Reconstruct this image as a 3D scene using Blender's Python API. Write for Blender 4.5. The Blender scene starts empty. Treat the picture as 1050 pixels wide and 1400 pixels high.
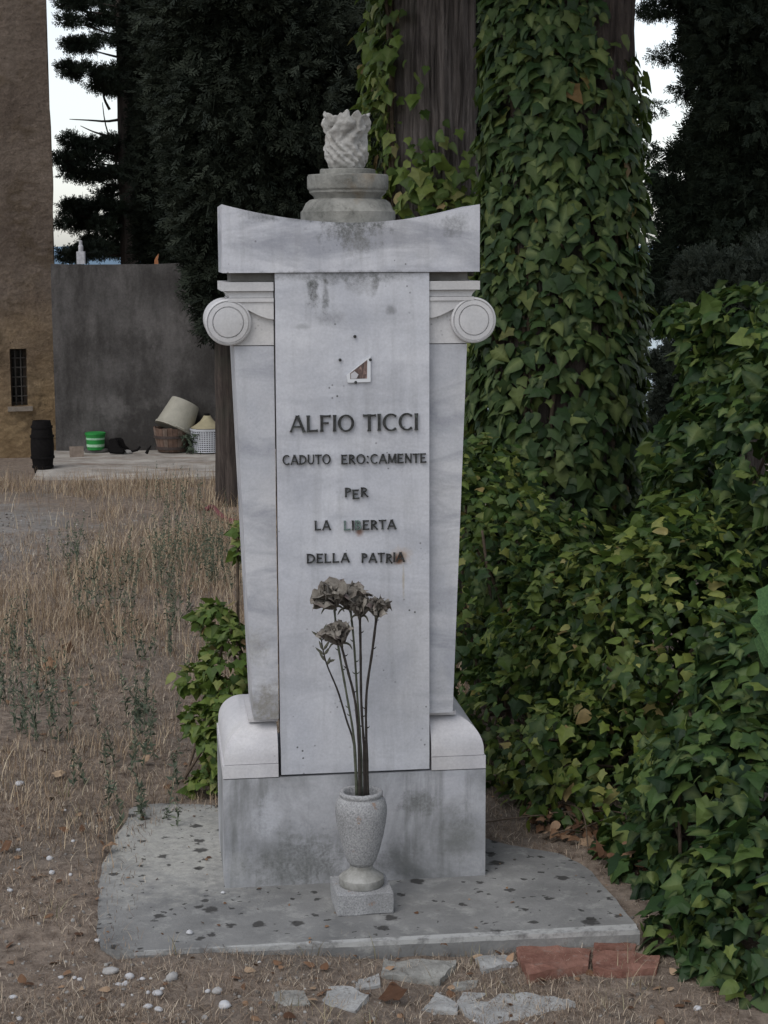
import bpy, bmesh, math, random
import numpy as np
from mathutils import Vector, Matrix

random.seed(7)
RNG = np.random.default_rng(11)
SC = bpy.context.scene
COL = SC.collection

# ------------------------------------------------------------------ camera
F_PX = 2400.0                      # focal length in pixels of the 1050x1400 photograph
EYE = 1.6
PITCH = math.atan(355 / F_PX)
ROLL = math.radians(-0.23)
CM = Matrix.Rotation(math.pi / 2 - PITCH, 4, 'X') @ Matrix.Rotation(ROLL, 4, 'Z')
cam_data = bpy.data.cameras.new('camera')
cam_data.sensor_fit = 'VERTICAL'
cam_data.sensor_height = 36.0
cam_data.lens = F_PX / 1400 * 36.0
cam_data.clip_start = 0.05
cam_data.clip_end = 20000
camera = bpy.data.objects.new('camera', cam_data)
camera.matrix_world = Matrix.Translation((0, 0, EYE)) @ CM
COL.objects.link(camera)
SC.camera = camera

# ------------------------------------------------------------------ sky, sun, exposure
SUN_EL, SUN_AZ = math.radians(52), math.radians(215)     # azimuth clockwise from +Y
world = bpy.data.worlds.new('World')
SC.world = world
world.use_nodes = True
wn, wl = world.node_tree.nodes, world.node_tree.links
wn.clear()
w_out = wn.new('ShaderNodeOutputWorld')
w_bg = wn.new('ShaderNodeBackground')
w_sky = wn.new('ShaderNodeTexSky')
w_sky.sky_type = 'NISHITA'
w_sky.sun_disc = False
w_sky.sun_elevation = SUN_EL
w_sky.sun_rotation = SUN_AZ
w_sky.air_density = 1.0
w_sky.dust_density = 1.0
w_sky.ozone_density = 1.0
w_hs = wn.new('ShaderNodeHueSaturation')
w_hs.inputs['Saturation'].default_value = 0.35
wl.new(w_sky.outputs[0], w_hs.inputs['Color'])
wl.new(w_hs.outputs[0], w_bg.inputs['Color'])
w_bg.inputs['Strength'].default_value = 0.15
wl.new(w_bg.outputs[0], w_out.inputs['Surface'])

sun_d = bpy.data.lights.new('sun', 'SUN')
sun_d.energy = 0.9
sun_d.angle = math.radians(40)
sun_d.color = (1.0, 0.97, 0.93)
sun = bpy.data.objects.new('sun', sun_d)
sdir = Vector((math.sin(SUN_AZ) * math.cos(SUN_EL), math.cos(SUN_AZ) * math.cos(SUN_EL), math.sin(SUN_EL)))
sun.rotation_euler = sdir.to_track_quat('Z', 'Y').to_euler()
COL.objects.link(sun)

SC.view_settings.view_transform = 'Standard'
SC.view_settings.look = 'None'
SC.view_settings.exposure = 0.30
SC.view_settings.gamma = 1.0
SC.view_settings.use_curve_mapping = False
SC.cycles.max_bounces = 6
SC.cycles.diffuse_bounces = 3
SC.cycles.glossy_bounces = 2
SC.cycles.transmission_bounces = 2
SC.cycles.use_denoising = True


# ------------------------------------------------------------------ pixel helpers
def ray(u, v):
    return CM.to_3x3() @ Vector(((u - 525) / F_PX, -(v - 700) / F_PX, -1))


def P(u, v, D):
    d = ray(u, v)
    return Vector((0, 0, EYE)) + d * (D / d.y)


def G(u, v, z=0.0):
    d = ray(u, v)
    return Vector((0, 0, EYE)) + d * ((z - EYE) / d.z)


def proj_np(p):
    m = np.array(CM.to_3x3()).T
    q = (np.asarray(p) - np.array([0, 0, EYE])) @ m.T
    return np.stack([525 + F_PX * q[:, 0] / -q[:, 2], 700 - F_PX * q[:, 1] / -q[:, 2], -q[:, 2]], 1)


# ------------------------------------------------------------------ numpy noise
def _hash(i, j, k):
    n = (i * 374761393 + j * 668265263 + k * 1274126177) & 0x7fffffff
    n = ((n ^ (n >> 13)) * 1274126177) & 0x7fffffff
    n = n ^ (n >> 16)
    return (n & 0xffff) / 65535.0


def vnoise(p):
    p = np.asarray(p, float)
    i = np.floor(p).astype(np.int64)
    f = p - i
    f = f * f * (3 - 2 * f)
    r = 0
    for dx in (0, 1):
        for dy in (0, 1):
            for dz in (0, 1):
                w = (f[:, 0] if dx else 1 - f[:, 0]) * (f[:, 1] if dy else 1 - f[:, 1]) * (f[:, 2] if dz else 1 - f[:, 2])
                r = r + w * _hash(i[:, 0] + dx, i[:, 1] + dy, i[:, 2] + dz)
    return r * 2 - 1


def fbm(p, oct=4, gain=0.5):
    p = np.asarray(p, float)
    a, s, r = 1.0, 0.0, 0
    for o in range(oct):
        r = r + a * vnoise(p * (2 ** o) + 17.3 * o)
        s += a
        a *= gain
    return r / s


# ------------------------------------------------------------------ object helpers
def link(o, parent=None):
    COL.objects.link(o)
    if parent is not None:
        o.parent = parent
    return o


def tag(o, label, cat, group=None):
    o['label'] = label
    o['category'] = cat
    if group:
        o['group'] = group
    return o


def thing(name, label, cat, loc=(0, 0, 0), rz=0.0, group=None):
    o = bpy.data.objects.new(name, None)
    o.empty_display_size = 0.1
    o.location = loc
    o.rotation_euler = (0, 0, rz)
    link(o)
    return tag(o, label, cat, group)


def mesh_np(name, V, Fc, mat, parent=None, smooth=False, attrs=None):
    """V (n,3); Fc: list of faces or (m,k) array"""
    me = bpy.data.meshes.new(name)
    V = np.asarray(V, np.float32)
    if isinstance(Fc, np.ndarray):
        m, k = Fc.shape
        me.vertices.add(len(V))
        me.vertices.foreach_set('co', V.ravel())
        me.loops.add(m * k)
        me.loops.foreach_set('vertex_index', Fc.astype(np.int32).ravel())
        me.polygons.add(m)
        me.polygons.foreach_set('loop_start', np.arange(m, dtype=np.int32) * k)
        try:
            me.polygons.foreach_set('loop_total', np.full(m, k, np.int32))
        except Exception:
            pass
        me.update(calc_edges=True)
    else:
        me.from_pydata([tuple(map(float, v)) for v in V], [], [tuple(int(i) for i in f) for f in Fc])
        me.update()
    if attrs:
        for an, av in attrs.items():
            a = me.attributes.new(an, 'FLOAT', 'POINT')
            a.data.foreach_set('value', np.asarray(av, np.float32))
    if mat is not None:
        me.materials.append(mat)
    if smooth:
        me.polygons.foreach_set('use_smooth', np.ones(len(me.polygons), bool))
    o = bpy.data.objects.new(name, me)
    return link(o, parent)


def from_bm(name, bm, mat, parent=None, smooth=False, bevel=0.0, seg=2):
    if bevel > 0:
        es = [e for e in bm.edges if len(e.link_faces) == 2 and e.calc_face_angle(0) > 0.5]
        bmesh.ops.bevel(bm, geom=es, offset=bevel, segments=seg, profile=0.6, affect='EDGES')
    bmesh.ops.recalc_face_normals(bm, faces=bm.faces)
    me = bpy.data.meshes.new(name)
    bm.to_mesh(me)
    bm.free()
    if mat is not None:
        me.materials.append(mat)
    if smooth:
        me.polygons.foreach_set('use_smooth', np.ones(len(me.polygons), bool))
    return link(bpy.data.objects.new(name, me), parent)


def bm_box(x0, x1, y0, y1, z0, z1, bm=None):
    bm = bm or bmesh.new()
    vs = [bm.verts.new(c) for c in ((x0, y0, z0), (x1, y0, z0), (x1, y1, z0), (x0, y1, z0),
                                    (x0, y0, z1), (x1, y0, z1), (x1, y1, z1), (x0, y1, z1))]
    for f in ((0, 3, 2, 1), (4, 5, 6, 7), (0, 1, 5, 4), (1, 2, 6, 5), (2, 3, 7, 6), (3, 0, 4, 7)):
        bm.faces.new([vs[i] for i in f])
    return bm


def bm_prism(pts, a0, a1, axis='y', bm=None):
    """pts 2-D outline, extruded along an axis from a0 to a1 (axis y: pts are x,z; z: pts are x,y; x: pts are y,z)"""
    bm = bm or bmesh.new()

    def mk(p, a):
        return {'y': (p[0], a, p[1]), 'z': (p[0], p[1], a), 'x': (a, p[0], p[1])}[axis]
    A = [bm.verts.new(mk(p, a0)) for p in pts]
    B = [bm.verts.new(mk(p, a1)) for p in pts]
    n = len(pts)
    bm.faces.new(A)
    bm.faces.new(B[::-1])
    for i in range(n):
        j = (i + 1) % n
        bm.faces.new((A[i], B[i], B[j], A[j]))
    return bm


def lathe(prof, seg=48, cx=0.0, cy=0.0):
    """prof list of (r,z) bottom to top; returns V,F (quads + caps as n-gons list)"""
    V, Fc = [], []
    for r, z in prof:
        for s in range(seg):
            a = 2 * math.pi * s / seg
            V.append((cx + r * math.cos(a), cy + r * math.sin(a), z))
    for i in range(len(prof) - 1):
        for s in range(seg):
            t = (s + 1) % seg
            Fc.append((i * seg + s, i * seg + t, (i + 1) * seg + t, (i + 1) * seg + s))
    Fc.append(tuple(range(seg))[::-1])
    Fc.append(tuple((len(prof) - 1) * seg + s for s in range(seg)))
    return V, Fc


def tube(pts, radii, seg=8):
    pts = [Vector(p) for p in pts]
    V, Fc = [], []
    n = len(pts)
    up = Vector((0.3, 0.9, 0.1)).normalized()
    for i, p in enumerate(pts):
        t = (pts[min(i + 1, n - 1)] - pts[max(i - 1, 0)]).normalized()
        a = t.cross(up)
        if a.length < 1e-4:
            a = t.cross(Vector((1, 0, 0)))
        a.normalize()
        b = t.cross(a)
        r = radii[i] if hasattr(radii, '__len__') else radii
        for s in range(seg):
            an = 2 * math.pi * s / seg
            V.append(p + a * (r * math.cos(an)) + b * (r * math.sin(an)))
    for i in range(n - 1):
        for s in range(seg):
            t = (s + 1) % seg
            Fc.append((i * seg + s, i * seg + t, (i + 1) * seg + t, (i + 1) * seg + s))
    Fc.append(tuple(range(seg))[::-1])
    Fc.append(tuple((n - 1) * seg + s for s in range(seg)))
    return V, Fc


def smooth_path(pts, n=16):
    pts = [Vector(p) for p in pts]
    out = []
    m = len(pts) - 1
    for k in range(n):
        t = k / (n - 1) * m
        i = min(int(t), m - 1)
        f = t - i
        p0, p1, p2, p3 = pts[max(i - 1, 0)], pts[i], pts[i + 1], pts[min(i + 2, m)]
        out.append(0.5 * ((2 * p1) + (p2 - p0) * f + (2 * p0 - 5 * p1 + 4 * p2 - p3) * f * f + (3 * p1 - p0 - 3 * p2 + p3) * f ** 3))
    return out


# ------------------------------------------------------------------ material helpers
class NT:
    def __init__(s, name, rough=0.8, spec=0.3):
        s.m = bpy.data.materials.new(name)
        s.m.use_nodes = True
        s.t = s.m.node_tree
        s.b = s.t.nodes['Principled BSDF']
        s.b.inputs['Roughness'].default_value = rough
        s.b.inputs['Specular IOR Level'].default_value = spec
        s._obj = None

    def n(s, ty, **kw):
        x = s.t.nodes.new(ty)
        for k, v in kw.items():
            setattr(x, k, v)
        return x

    def put(s, sock, v):
        if isinstance(v, (int, float)):
            sock.default_value = v
        elif isinstance(v, tuple):
            sock.default_value = (*v, 1.0) if len(v) == 3 and sock.type == 'RGBA' else v
        else:
            s.t.links.new(v, sock)

    @property
    def obj(s):
        if s._obj is None:
            s._obj = s.n('ShaderNodeTexCoord').outputs['Object']
        return s._obj

    def scaled(s, sc, loc=(0, 0, 0), vec=None):
        m = s.n('ShaderNodeMapping')
        s.put(m.inputs['Vector'], vec or s.obj)
        m.inputs['Scale'].default_value = sc
        m.inputs['Location'].default_value = loc
        return m.outputs[0]

    def noise(s, scale, detail=4, rough=0.55, vec=None, dist=0.0):
        x = s.n('ShaderNodeTexNoise')
        s.put(x.inputs['Vector'], vec or s.obj)
        x.inputs['Scale'].default_value = scale
        x.inputs['Detail'].default_value = detail
        x.inputs['Roughness'].default_value = rough
        x.inputs['Distortion'].default_value = dist
        return x.outputs['Fac']

    def voro(s, scale, vec=None, out='Distance', feature='F1', rnd=1.0, dim='3D'):
        x = s.n('ShaderNodeTexVoronoi', feature=feature, voronoi_dimensions=dim)
        s.put(x.inputs['Vector'], vec or s.obj)
        x.inputs['Scale'].default_value = scale
        x.inputs['Randomness'].default_value = rnd
        return x.outputs[out]

    def ramp(s, fac, stops, interp='LINEAR'):
        x = s.n('ShaderNodeValToRGB')
        s.put(x.inputs[0], fac)
        x.color_ramp.interpolation = interp
        e = x.color_ramp.elements
        while len(e) < len(stops):
            e.new(0.5)
        for i, (p, c) in enumerate(stops):
            e[i].position = p
            c = (c, c, c) if isinstance(c, (int, float)) else c
            e[i].color = (*c, 1)
        return x.outputs[0]

    def mix(s, fac, a, b, mode='MIX'):
        x = s.n('ShaderNodeMix', data_type='RGBA', blend_type=mode)
        s.put(x.inputs['Factor'], fac)
        s.put(x.inputs['A'] if False else x.inputs[6], a)
        s.put(x.inputs[7], b)
        return x.outputs[2]

    def math(s, op, a, b=0.0, clamp=False):
        x = s.n('ShaderNodeMath', operation=op, use_clamp=clamp)
        s.put(x.inputs[0], a)
        s.put(x.inputs[1], b)
        return x.outputs[0]

    def stain(s, c, r, wob=0.35, nscale=18, soft=(0.55, 1.0), fine=0):
        """blob mask with a ragged edge around c, radii r (object space)"""
        sub = s.n('ShaderNodeVectorMath', operation='SUBTRACT')
        s.put(sub.inputs[0], s.obj)
        sub.inputs[1].default_value = c
        div = s.n('ShaderNodeVectorMath', operation='DIVIDE')
        s.put(div.inputs[0], sub.outputs[0])
        div.inputs[1].default_value = r
        ln = s.n('ShaderNodeVectorMath', operation='LENGTH')
        s.put(ln.inputs[0], div.outputs[0])
        w = s.math('MULTIPLY', s.math('SUBTRACT', s.noise(nscale, 8, 0.72), 0.5), wob * 4)
        m = s.ramp(s.math('ADD', ln.outputs['Value'], w), [(soft[0], 1.0), (soft[1], 0.0)])
        if not fine:
            return m
        return s.math('MULTIPLY', m, s.ramp(s.noise(fine, 5, 0.7), [(0.36, 0.40), (0.6, 1.0)]))

    def bump(s, h, strength=0.4, dist=0.01):
        x = s.n('ShaderNodeBump')
        s.put(x.inputs['Height'], h)
        x.inputs['Strength'].default_value = strength
        x.inputs['Distance'].default_value = dist
        s.t.links.new(x.outputs[0], s.b.inputs['Normal'])

    def color(s, c):
        s.put(s.b.inputs['Base Color'], c)
        return s

    def attr(s, name):
        x = s.n('ShaderNodeAttribute', attribute_name=name)
        return x.outputs['Fac']


def plain(name, col, rough=0.7, spec=0.3, var=0.25, scale=30.0, bump=0.15, metallic=0.0):
    t = NT(name, rough, spec)
    c0 = tuple(x * (1 - var) for x in col)
    c1 = tuple(min(1, x * (1 + var)) for x in col)
    f = t.noise(scale, 5, 0.6)
    t.color(t.ramp(f, [(0.3, c0), (0.7, c1)]))
    t.b.inputs['Metallic'].default_value = metallic
    if bump:
        t.bump(f, bump, 0.01)
    return t.m


def marble(name, lo=(0.50, 0.51, 0.54), hi=(0.66, 0.66, 0.70), dirt=0.2, dirt_col=(0.17, 0.17, 0.16), warm=0.15,
           vein=0.5, specks=0.6, stains=(), seed=0.0, big=0.0):
    t = NT(name, 0.55, 0.35)
    v = t.scaled((1, 1, 1), (seed, seed * 1.7, seed * 0.6))
    base = t.ramp(t.noise(5, 6, 0.6, v, 0.6), [(0.3, lo), (0.65, hi)])
    # soft diagonal veining
    vd = t.n('ShaderNodeMapping')
    t.put(vd.inputs['Vector'], v)
    vd.inputs['Rotation'].default_value = (0, 0.9, 0)
    vd.inputs['Scale'].default_value = (1.0, 1.0, 3.2)
    vn = t.noise(3.2, 7, 0.62, vd.outputs[0], 1.6)
    vm = t.math('MULTIPLY', t.ramp(vn, [(0.42, 0.0), (0.5, 1.0), (0.56, 0.0)]), t.ramp(t.noise(6, 4, 0.6, v), [(0.45, 0.0), (0.62, 1.0)]))
    base = t.mix(t.math('MULTIPLY', vm, vein * 0.35), base, (0.32, 0.325, 0.35))
    vn2 = t.noise(2.6, 6, 0.62, vd.outputs[0], 0.9)
    base = t.mix(t.math('MULTIPLY', t.ramp(vn2, [(0.47, 0.0), (0.64, 1.0)]), vein * 0.85), base, (0.30, 0.31, 0.345))
    # yellowish ageing
    wm = t.ramp(t.noise(2.3, 4, 0.6, v), [(0.45, 0.0), (0.72, 1.0)])
    base = t.mix(t.math('MULTIPLY', wm, warm), base, (0.47, 0.42, 0.33))
    if big:
        bm_ = t.ramp(t.noise(4.2, 5, 0.62, t.scaled((1, 1, 0.8), (seed, 2, 5)), 0.5), [(0.38, 0.0), (0.62, 1.0)])
        base = t.mix(t.math('MULTIPLY', bm_, big), base, (0.17, 0.175, 0.17))
    # rain streaks
    sv = t.scaled((22, 22, 2.2), (seed, 0, 0))
    sm = t.ramp(t.noise(1.0, 6, 0.65, sv), [(0.50, 0.0), (0.72, 1.0)])
    base = t.mix(t.math('MULTIPLY', sm, dirt), base, dirt_col)
    for c, r, col, amt in stains:
        small = max(r[0], r[2]) < 0.035 or r[0] < 0.006
        base = t.mix(t.math('MULTIPLY', t.stain(c, r, 0.35, 60, (0.3, 1.2), 0) if small else t.stain(c, r, 0.75, 34, (0.35, 1.15), 130), amt), base, col)
    # lichen specks
    sp = t.ramp(t.voro(55, v), [(0.10, 1.0), (0.17, 0.0)])
    spn = t.ramp(t.noise(9, 4, 0.6, v), [(0.55, 0.0), (0.66, 1.0)])
    base = t.mix(t.math('MULTIPLY', t.math('MULTIPLY', sp, spn), specks), base, (0.10, 0.10, 0.10))
    g = t.ramp(t.noise(160, 4, 0.7, v), [(0.3, 0.88), (0.7, 1.04)])
    base = t.mix(1.0, base, g, 'MULTIPLY')
    base = t.mix(1.0, base, (0.87, 0.87, 0.885), 'MULTIPLY')
    t.color(base)
    t.bump(t.noise(220, 4, 0.7, v), 0.12, 0.002)
    return t.m


M = {}
PH = 7.4
O = G(485, 1204.5)          # front bottom centre of the memorial's base block
phi = math.radians(PH)
EX, EY = Vector((math.cos(phi), math.sin(phi), 0)), Vector((-math.sin(phi), math.cos(phi), 0))


def ML(u, v, Y=0.0):
    """pixel -> memorial local x, z on the plane at local depth Y"""
    d = ray(u, v)
    c = Vector((0, 0, EYE))
    p = c + d * ((O + EY * Y - c).dot(EY) / d.dot(EY))
    return (p - O).dot(EX), p.z


def to_local(p):
    d = Vector(p) - O
    return Vector((d.dot(EX), d.dot(EY), d.z))


# ------------------------------------------------------------------ ground, sea, hills
def gz(x, y):
    x = np.asarray(x, float)
    y = np.asarray(y, float)
    z = -0.006 - 0.040 * np.maximum(0, y - 5.2)
    # a little lower in front of the slab, most of all to the right
    dip = 1 / (1 + np.exp((y - 4.02 - 0.11 * x) * 16)) * (0.006 + 0.050 / (1 + np.exp(-(x + 0.05) * 7)))
    z = z - dip
    z = z + 0.012 * np.exp(-((x + 0.80) / 0.16) ** 2) * np.exp(-((y - 4.3) / 0.5) ** 2)
    # the hill falls away behind the wall
    far = np.maximum(0, y - 26)
    z = z - np.minimum(far * 0.33, 62) * np.minimum(1, far / 12)
    side = np.maximum(0, x - 9)
    z = z - np.minimum(side * 0.25, 30) * np.minimum(1, side / 8) * (y < 400)
    return z


def g_noise(x, y):
    p = np.stack([x * 2.3, y * 2.3, np.zeros_like(x)], 1)
    q = np.stack([x * 17, y * 17, np.zeros_like(x) + 4], 1)
    return 0.014 * fbm(p, 3) + 0.007 * fbm(q, 3)


def slab_mask(x, y):
    """1 inside the memorial's slab"""
    d = np.stack([x - O.x, y - O.y], -1)
    lx = d[..., 0] * EX.x + d[..., 1] * EX.y
    ly = d[..., 0] * EY.x + d[..., 1] * EY.y
    return (lx > -0.60) & (lx < 0.60) & (ly > -0.40) & (ly < 0.70) & (lx * 0.9 + ly < 0.60)


def ground_z(x, y):
    xa, ya = np.atleast_1d(np.asarray(x, float)), np.atleast_1d(np.asarray(y, float))
    r = gz(xa, ya) + g_noise(xa, ya) * np.clip(1.5 - np.hypot(xa, ya) / 400, 0, 1)
    dx, dy = xa - O.x, ya - O.y
    lx, ly = dx * EX.x + dy * EX.y, dx * EY.x + dy * EY.y
    d = np.minimum.reduce([lx + 0.650, 0.635 - lx, ly + 0.405, 0.71 - ly, 0.64 - (lx * 0.9 + ly)])
    r = r - 0.050 * np.clip(d / 0.09, 0, 1)
    return r if np.ndim(x) else float(r[0])


def PG(u, v):
    """pixel -> point on the sloping ground"""
    z = 0.0
    for _ in range(12):
        p = G(u, v, z)
        z = 0.5 * z + 0.5 * float(gz(p.x, p.y))
    p = G(u, v, z)
    return Vector((p.x, p.y, ground_z(p.x, p.y)))


def build_ground():
    def spread(a, b, n, e):
        return a + (b - a) * np.linspace(0, 1, n) ** e
    xs = np.concatenate([-spread(2.4, 3500, 46, 4)[::-1][:-1], np.arange(-2.4, 2.0, 0.022), spread(2.0, 3500, 46, 4)])
    ys = np.concatenate([np.linspace(-12, 3.2, 14)[:-1], np.arange(3.2, 7.4, 0.022), spread(7.4, 30, 70, 1.5)[:-1], spread(30, 7000, 40, 4)])
    X, Y = np.meshgrid(xs, ys)
    x, y = X.ravel(), Y.ravel()
    V = np.stack([x, y, ground_z(x, y)], 1)
    nx, ny = len(xs), len(ys)
    idx = np.arange(nx * ny).reshape(ny, nx)
    Fq = np.stack([idx[:-1, :-1].ravel(), idx[:-1, 1:].ravel(), idx[1:, 1:].ravel(), idx[1:, :-1].ravel()], 1)
    t = NT('dry_soil', 0.95, 0.15)
    f1 = t.noise(1.7, 5, 0.6)
    f2 = t.noise(24, 6, 0.7)
    c = t.mix(t.ramp(f2, [(0.3, 0.0), (0.7, 1.0)]), (0.10, 0.075, 0.06), (0.34, 0.275, 0.22))
    c = t.mix(t.ramp(f1, [(0.46, 0.0), (0.66, 0.8)]), c, t.mix(f2, (0.09, 0.075, 0.063), (0.24, 0.21, 0.18)))
    st = t.ramp(t.voro(95), [(0.12, 1.0), (0.2, 0.0)])
    c = t.mix(t.math('MULTIPLY', st, t.ramp(t.noise(7, 3), [(0.5, 0.0), (0.65, 0.8)])), c, (0.34, 0.32, 0.29))
    # grey gravel track at the left
    tr = t.stain((-3.2, 10.8, -0.25), (1.35, 3.6, 2.0), 0.45, 3.0, (0.6, 0.95), 9)
    c = t.mix(tr, c, t.mix(f2, (0.15, 0.14, 0.13), (0.36, 0.35, 0.335)))
    # far land, woods on the plain
    sep = t.n('ShaderNodeSeparateXYZ')
    t.put(sep.inputs[0], t.obj)
    far = t.ramp(t.math('MULTIPLY', sep.outputs[1], 0.01), [(0.3, 0.0), (0.45, 1.0)])
    c = t.mix(far, c, t.ramp(t.noise(0.02, 5), [(0.4, (0.05, 0.075, 0.06)), (0.65, (0.11, 0.13, 0.10))]))
    t.color(c)
    t.bump(t.noise(60, 6, 0.75), 0.7, 0.02)
    o = mesh_np('ground', V, Fq, t.m, smooth=True)
    o['kind'] = 'structure'
    # pale sea beyond the plain
    ts = NT('sea_water', 0.25, 0.5)
    ts.color((0.16, 0.24, 0.29))
    ts.bump(ts.noise(0.05, 3), 0.3, 1.0)
    bm = bm_box(-6000, 6000, 420, 14000, -70, -60.0)
    s = from_bm('sea', bm, ts.m)
    s['kind'] = 'structure'
    # far ridge of hills across the bay
    n = 160
    hx = np.linspace(-4500, 4500, n)
    V, Fc = [], []
    hh = 22 + 60 * np.abs(fbm(np.stack([hx * 0.0011, hx * 0 + 3.1, hx * 0], 1), 5))
    for i in range(n):
        V += [(hx[i], 5600, -62), (hx[i], 6000, -60 + hh[i] * 0.6 + 30), (hx[i], 6500, -60 + hh[i] + 42), (hx[i], 7500, -62)]
    for i in range(n - 1):
        for k in range(3):
            Fc.append((i * 4 + k, (i + 1) * 4 + k, (i + 1) * 4 + k + 1, i * 4 + k + 1))
    o = mesh_np('hills', V, Fc, plain('hill_haze_blue', (0.16, 0.23, 0.30), 1.0, 0.0, 0.15, 0.004, 0), smooth=True)  # blue of distant haze put into the hill colour
    o['kind'] = 'structure'


build_ground()

# ------------------------------------------------------------------ house, concrete wall, platform
WALL_D = 18.1


def streak_concrete(name, a, b, dark, ochre=0.0):
    t = NT(name, 0.92, 0.2)
    base = t.ramp(t.noise(1.6, 6, 0.65), [(0.32, a), (0.68, b)])
    sm = t.ramp(t.noise(1.0, 6, 0.7, t.scaled((2.2, 2.2, 0.9))), [(0.40, 0.0), (0.58, 1.0)])
    base = t.mix(t.math('MULTIPLY', sm, 0.85), base, dark)
    bl = t.ramp(t.noise(0.9, 6, 0.7, t.scaled((1, 1, 1), (9, 4, 2))), [(0.46, 0.0), (0.6, 1.0)])
    base = t.mix(t.math('MULTIPLY', bl, 0.6), base, dark)
    patch = t.ramp(t.noise(2.6, 5, 0.6, t.scaled((1, 1, 1), (3, 1, 7))), [(0.6, 0.0), (0.7, 1.0)])
    base = t.mix(t.math('MULTIPLY', patch, 0.35), base, tuple(x * 1.35 for x in b))
    g = t.ramp(t.noise(40, 5, 0.75), [(0.3, 0.78), (0.7, 1.15)])
    base = t.mix(1.0, base, g, 'MULTIPLY')
    t.color(base)
    t.bump(t.noise(28, 7, 0.75), 0.5, 0.02)
    return t.m


def build_wall():
    p0, p1 = P(69, 362, WALL_D), P(420, 364, WALL_D)
    z0, z1 = ground_z(p0.x, WALL_D) - 0.25, p0.z
    # front face as a fine uneven sheet so the old render is not dead flat
    nx, nz = 90, 60
    bm = bmesh.new()
    L = p1.x - p0.x
    gx = np.linspace(0, L, nx)
    gh = np.linspace(0, z1 - z0, nz)
    X, Z = np.meshgrid(gx, gh)
    dy = 0.012 * fbm(np.stack([X.ravel() * 2.2, Z.ravel() * 2.2, X.ravel() * 0], 1), 4)
    top = 0.018 * fbm(np.stack([X.ravel() * 3.1, X.ravel() * 0, X.ravel() * 0 + 9], 1), 4)
    zz = Z.ravel() + np.where(Z.ravel() > gh[-2], top, 0)
    V = np.stack([X.ravel(), dy, zz], 1)
    vs = [bm.verts.new(v) for v in V]
    for j in range(nz - 1):
        for i in range(nx - 1):
            bm.faces.new((vs[j * nx + i], vs[j * nx + i + 1], vs[(j + 1) * nx + i + 1], vs[(j + 1) * nx + i]))
    edge = [e for e in bm.edges if len(e.link_faces) == 1]
    r = bmesh.ops.extrude_edge_only(bm, edges=edge)
    for v in r['geom']:
        if isinstance(v, bmesh.types.BMVert):
            v.co.y = 0.28
    m = streak_concrete('old_render', (0.080, 0.075, 0.073), (0.140, 0.131, 0.126), (0.038, 0.035, 0.033))
    o = from_bm('concrete_wall', bm, m, smooth=False)
    o.location = (p0.x, WALL_D, z0)
    tag(o, 'tall dark grey stained concrete wall behind the buckets and tubs', 'wall')


build_wall()


def build_platform():
    a, b, c, d = P(46, 651, 15.85), P(303, 655, 15.9), P(420, 624, WALL_D + 0.0), P(66, 624, WALL_D)
    zt = -0.42
    pts = [(a.x, a.y), ((a.x * 3 + b.x) / 4, a.y - 0.06), ((a.x + b.x) / 2, a.y - 0.10), ((a.x + b.x * 3) / 4, a.y - 0.08), (b.x, b.y), (b.x + 0.9, b.y + 0.05), (c.x, c.y), (d.x - 0.02, d.y)]
    bm = bm_prism(pts, zt - 0.3, zt, 'z')
    bmesh.ops.subdivide_edges(bm, edges=list(bm.edges), cuts=6, use_grid_fill=True)
    bmesh.ops.triangulate(bm, faces=[f for f in bm.faces if len(f.verts) > 4])
    for v in bm.verts:
        k = fbm(np.array([[v.co.x * 3, v.co.y * 3, v.co.z * 3]]), 3)[0]
        v.co.z += 0.02 * k
        v.co.y += 0.03 * k
    t = NT('pale_concrete', 0.95, 0.15)
    base = t.ramp(t.noise(3.0, 6, 0.7), [(0.35, (0.24, 0.215, 0.19)), (0.65, (0.46, 0.43, 0.39))])
    sm = t.ramp(t.noise(2.2, 5, 0.65, t.scaled((1, 2.5, 1))), [(0.52, 0.0), (0.66, 0.8)])
    base = t.mix(sm, base, (0.20, 0.14, 0.10))
    t.color(base)
    t.bump(t.noise(30, 6, 0.7), 0.5, 0.02)
    o = from_bm('platform', bm, t.m)
    o['kind'] = 'structure'


build_platform()


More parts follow.
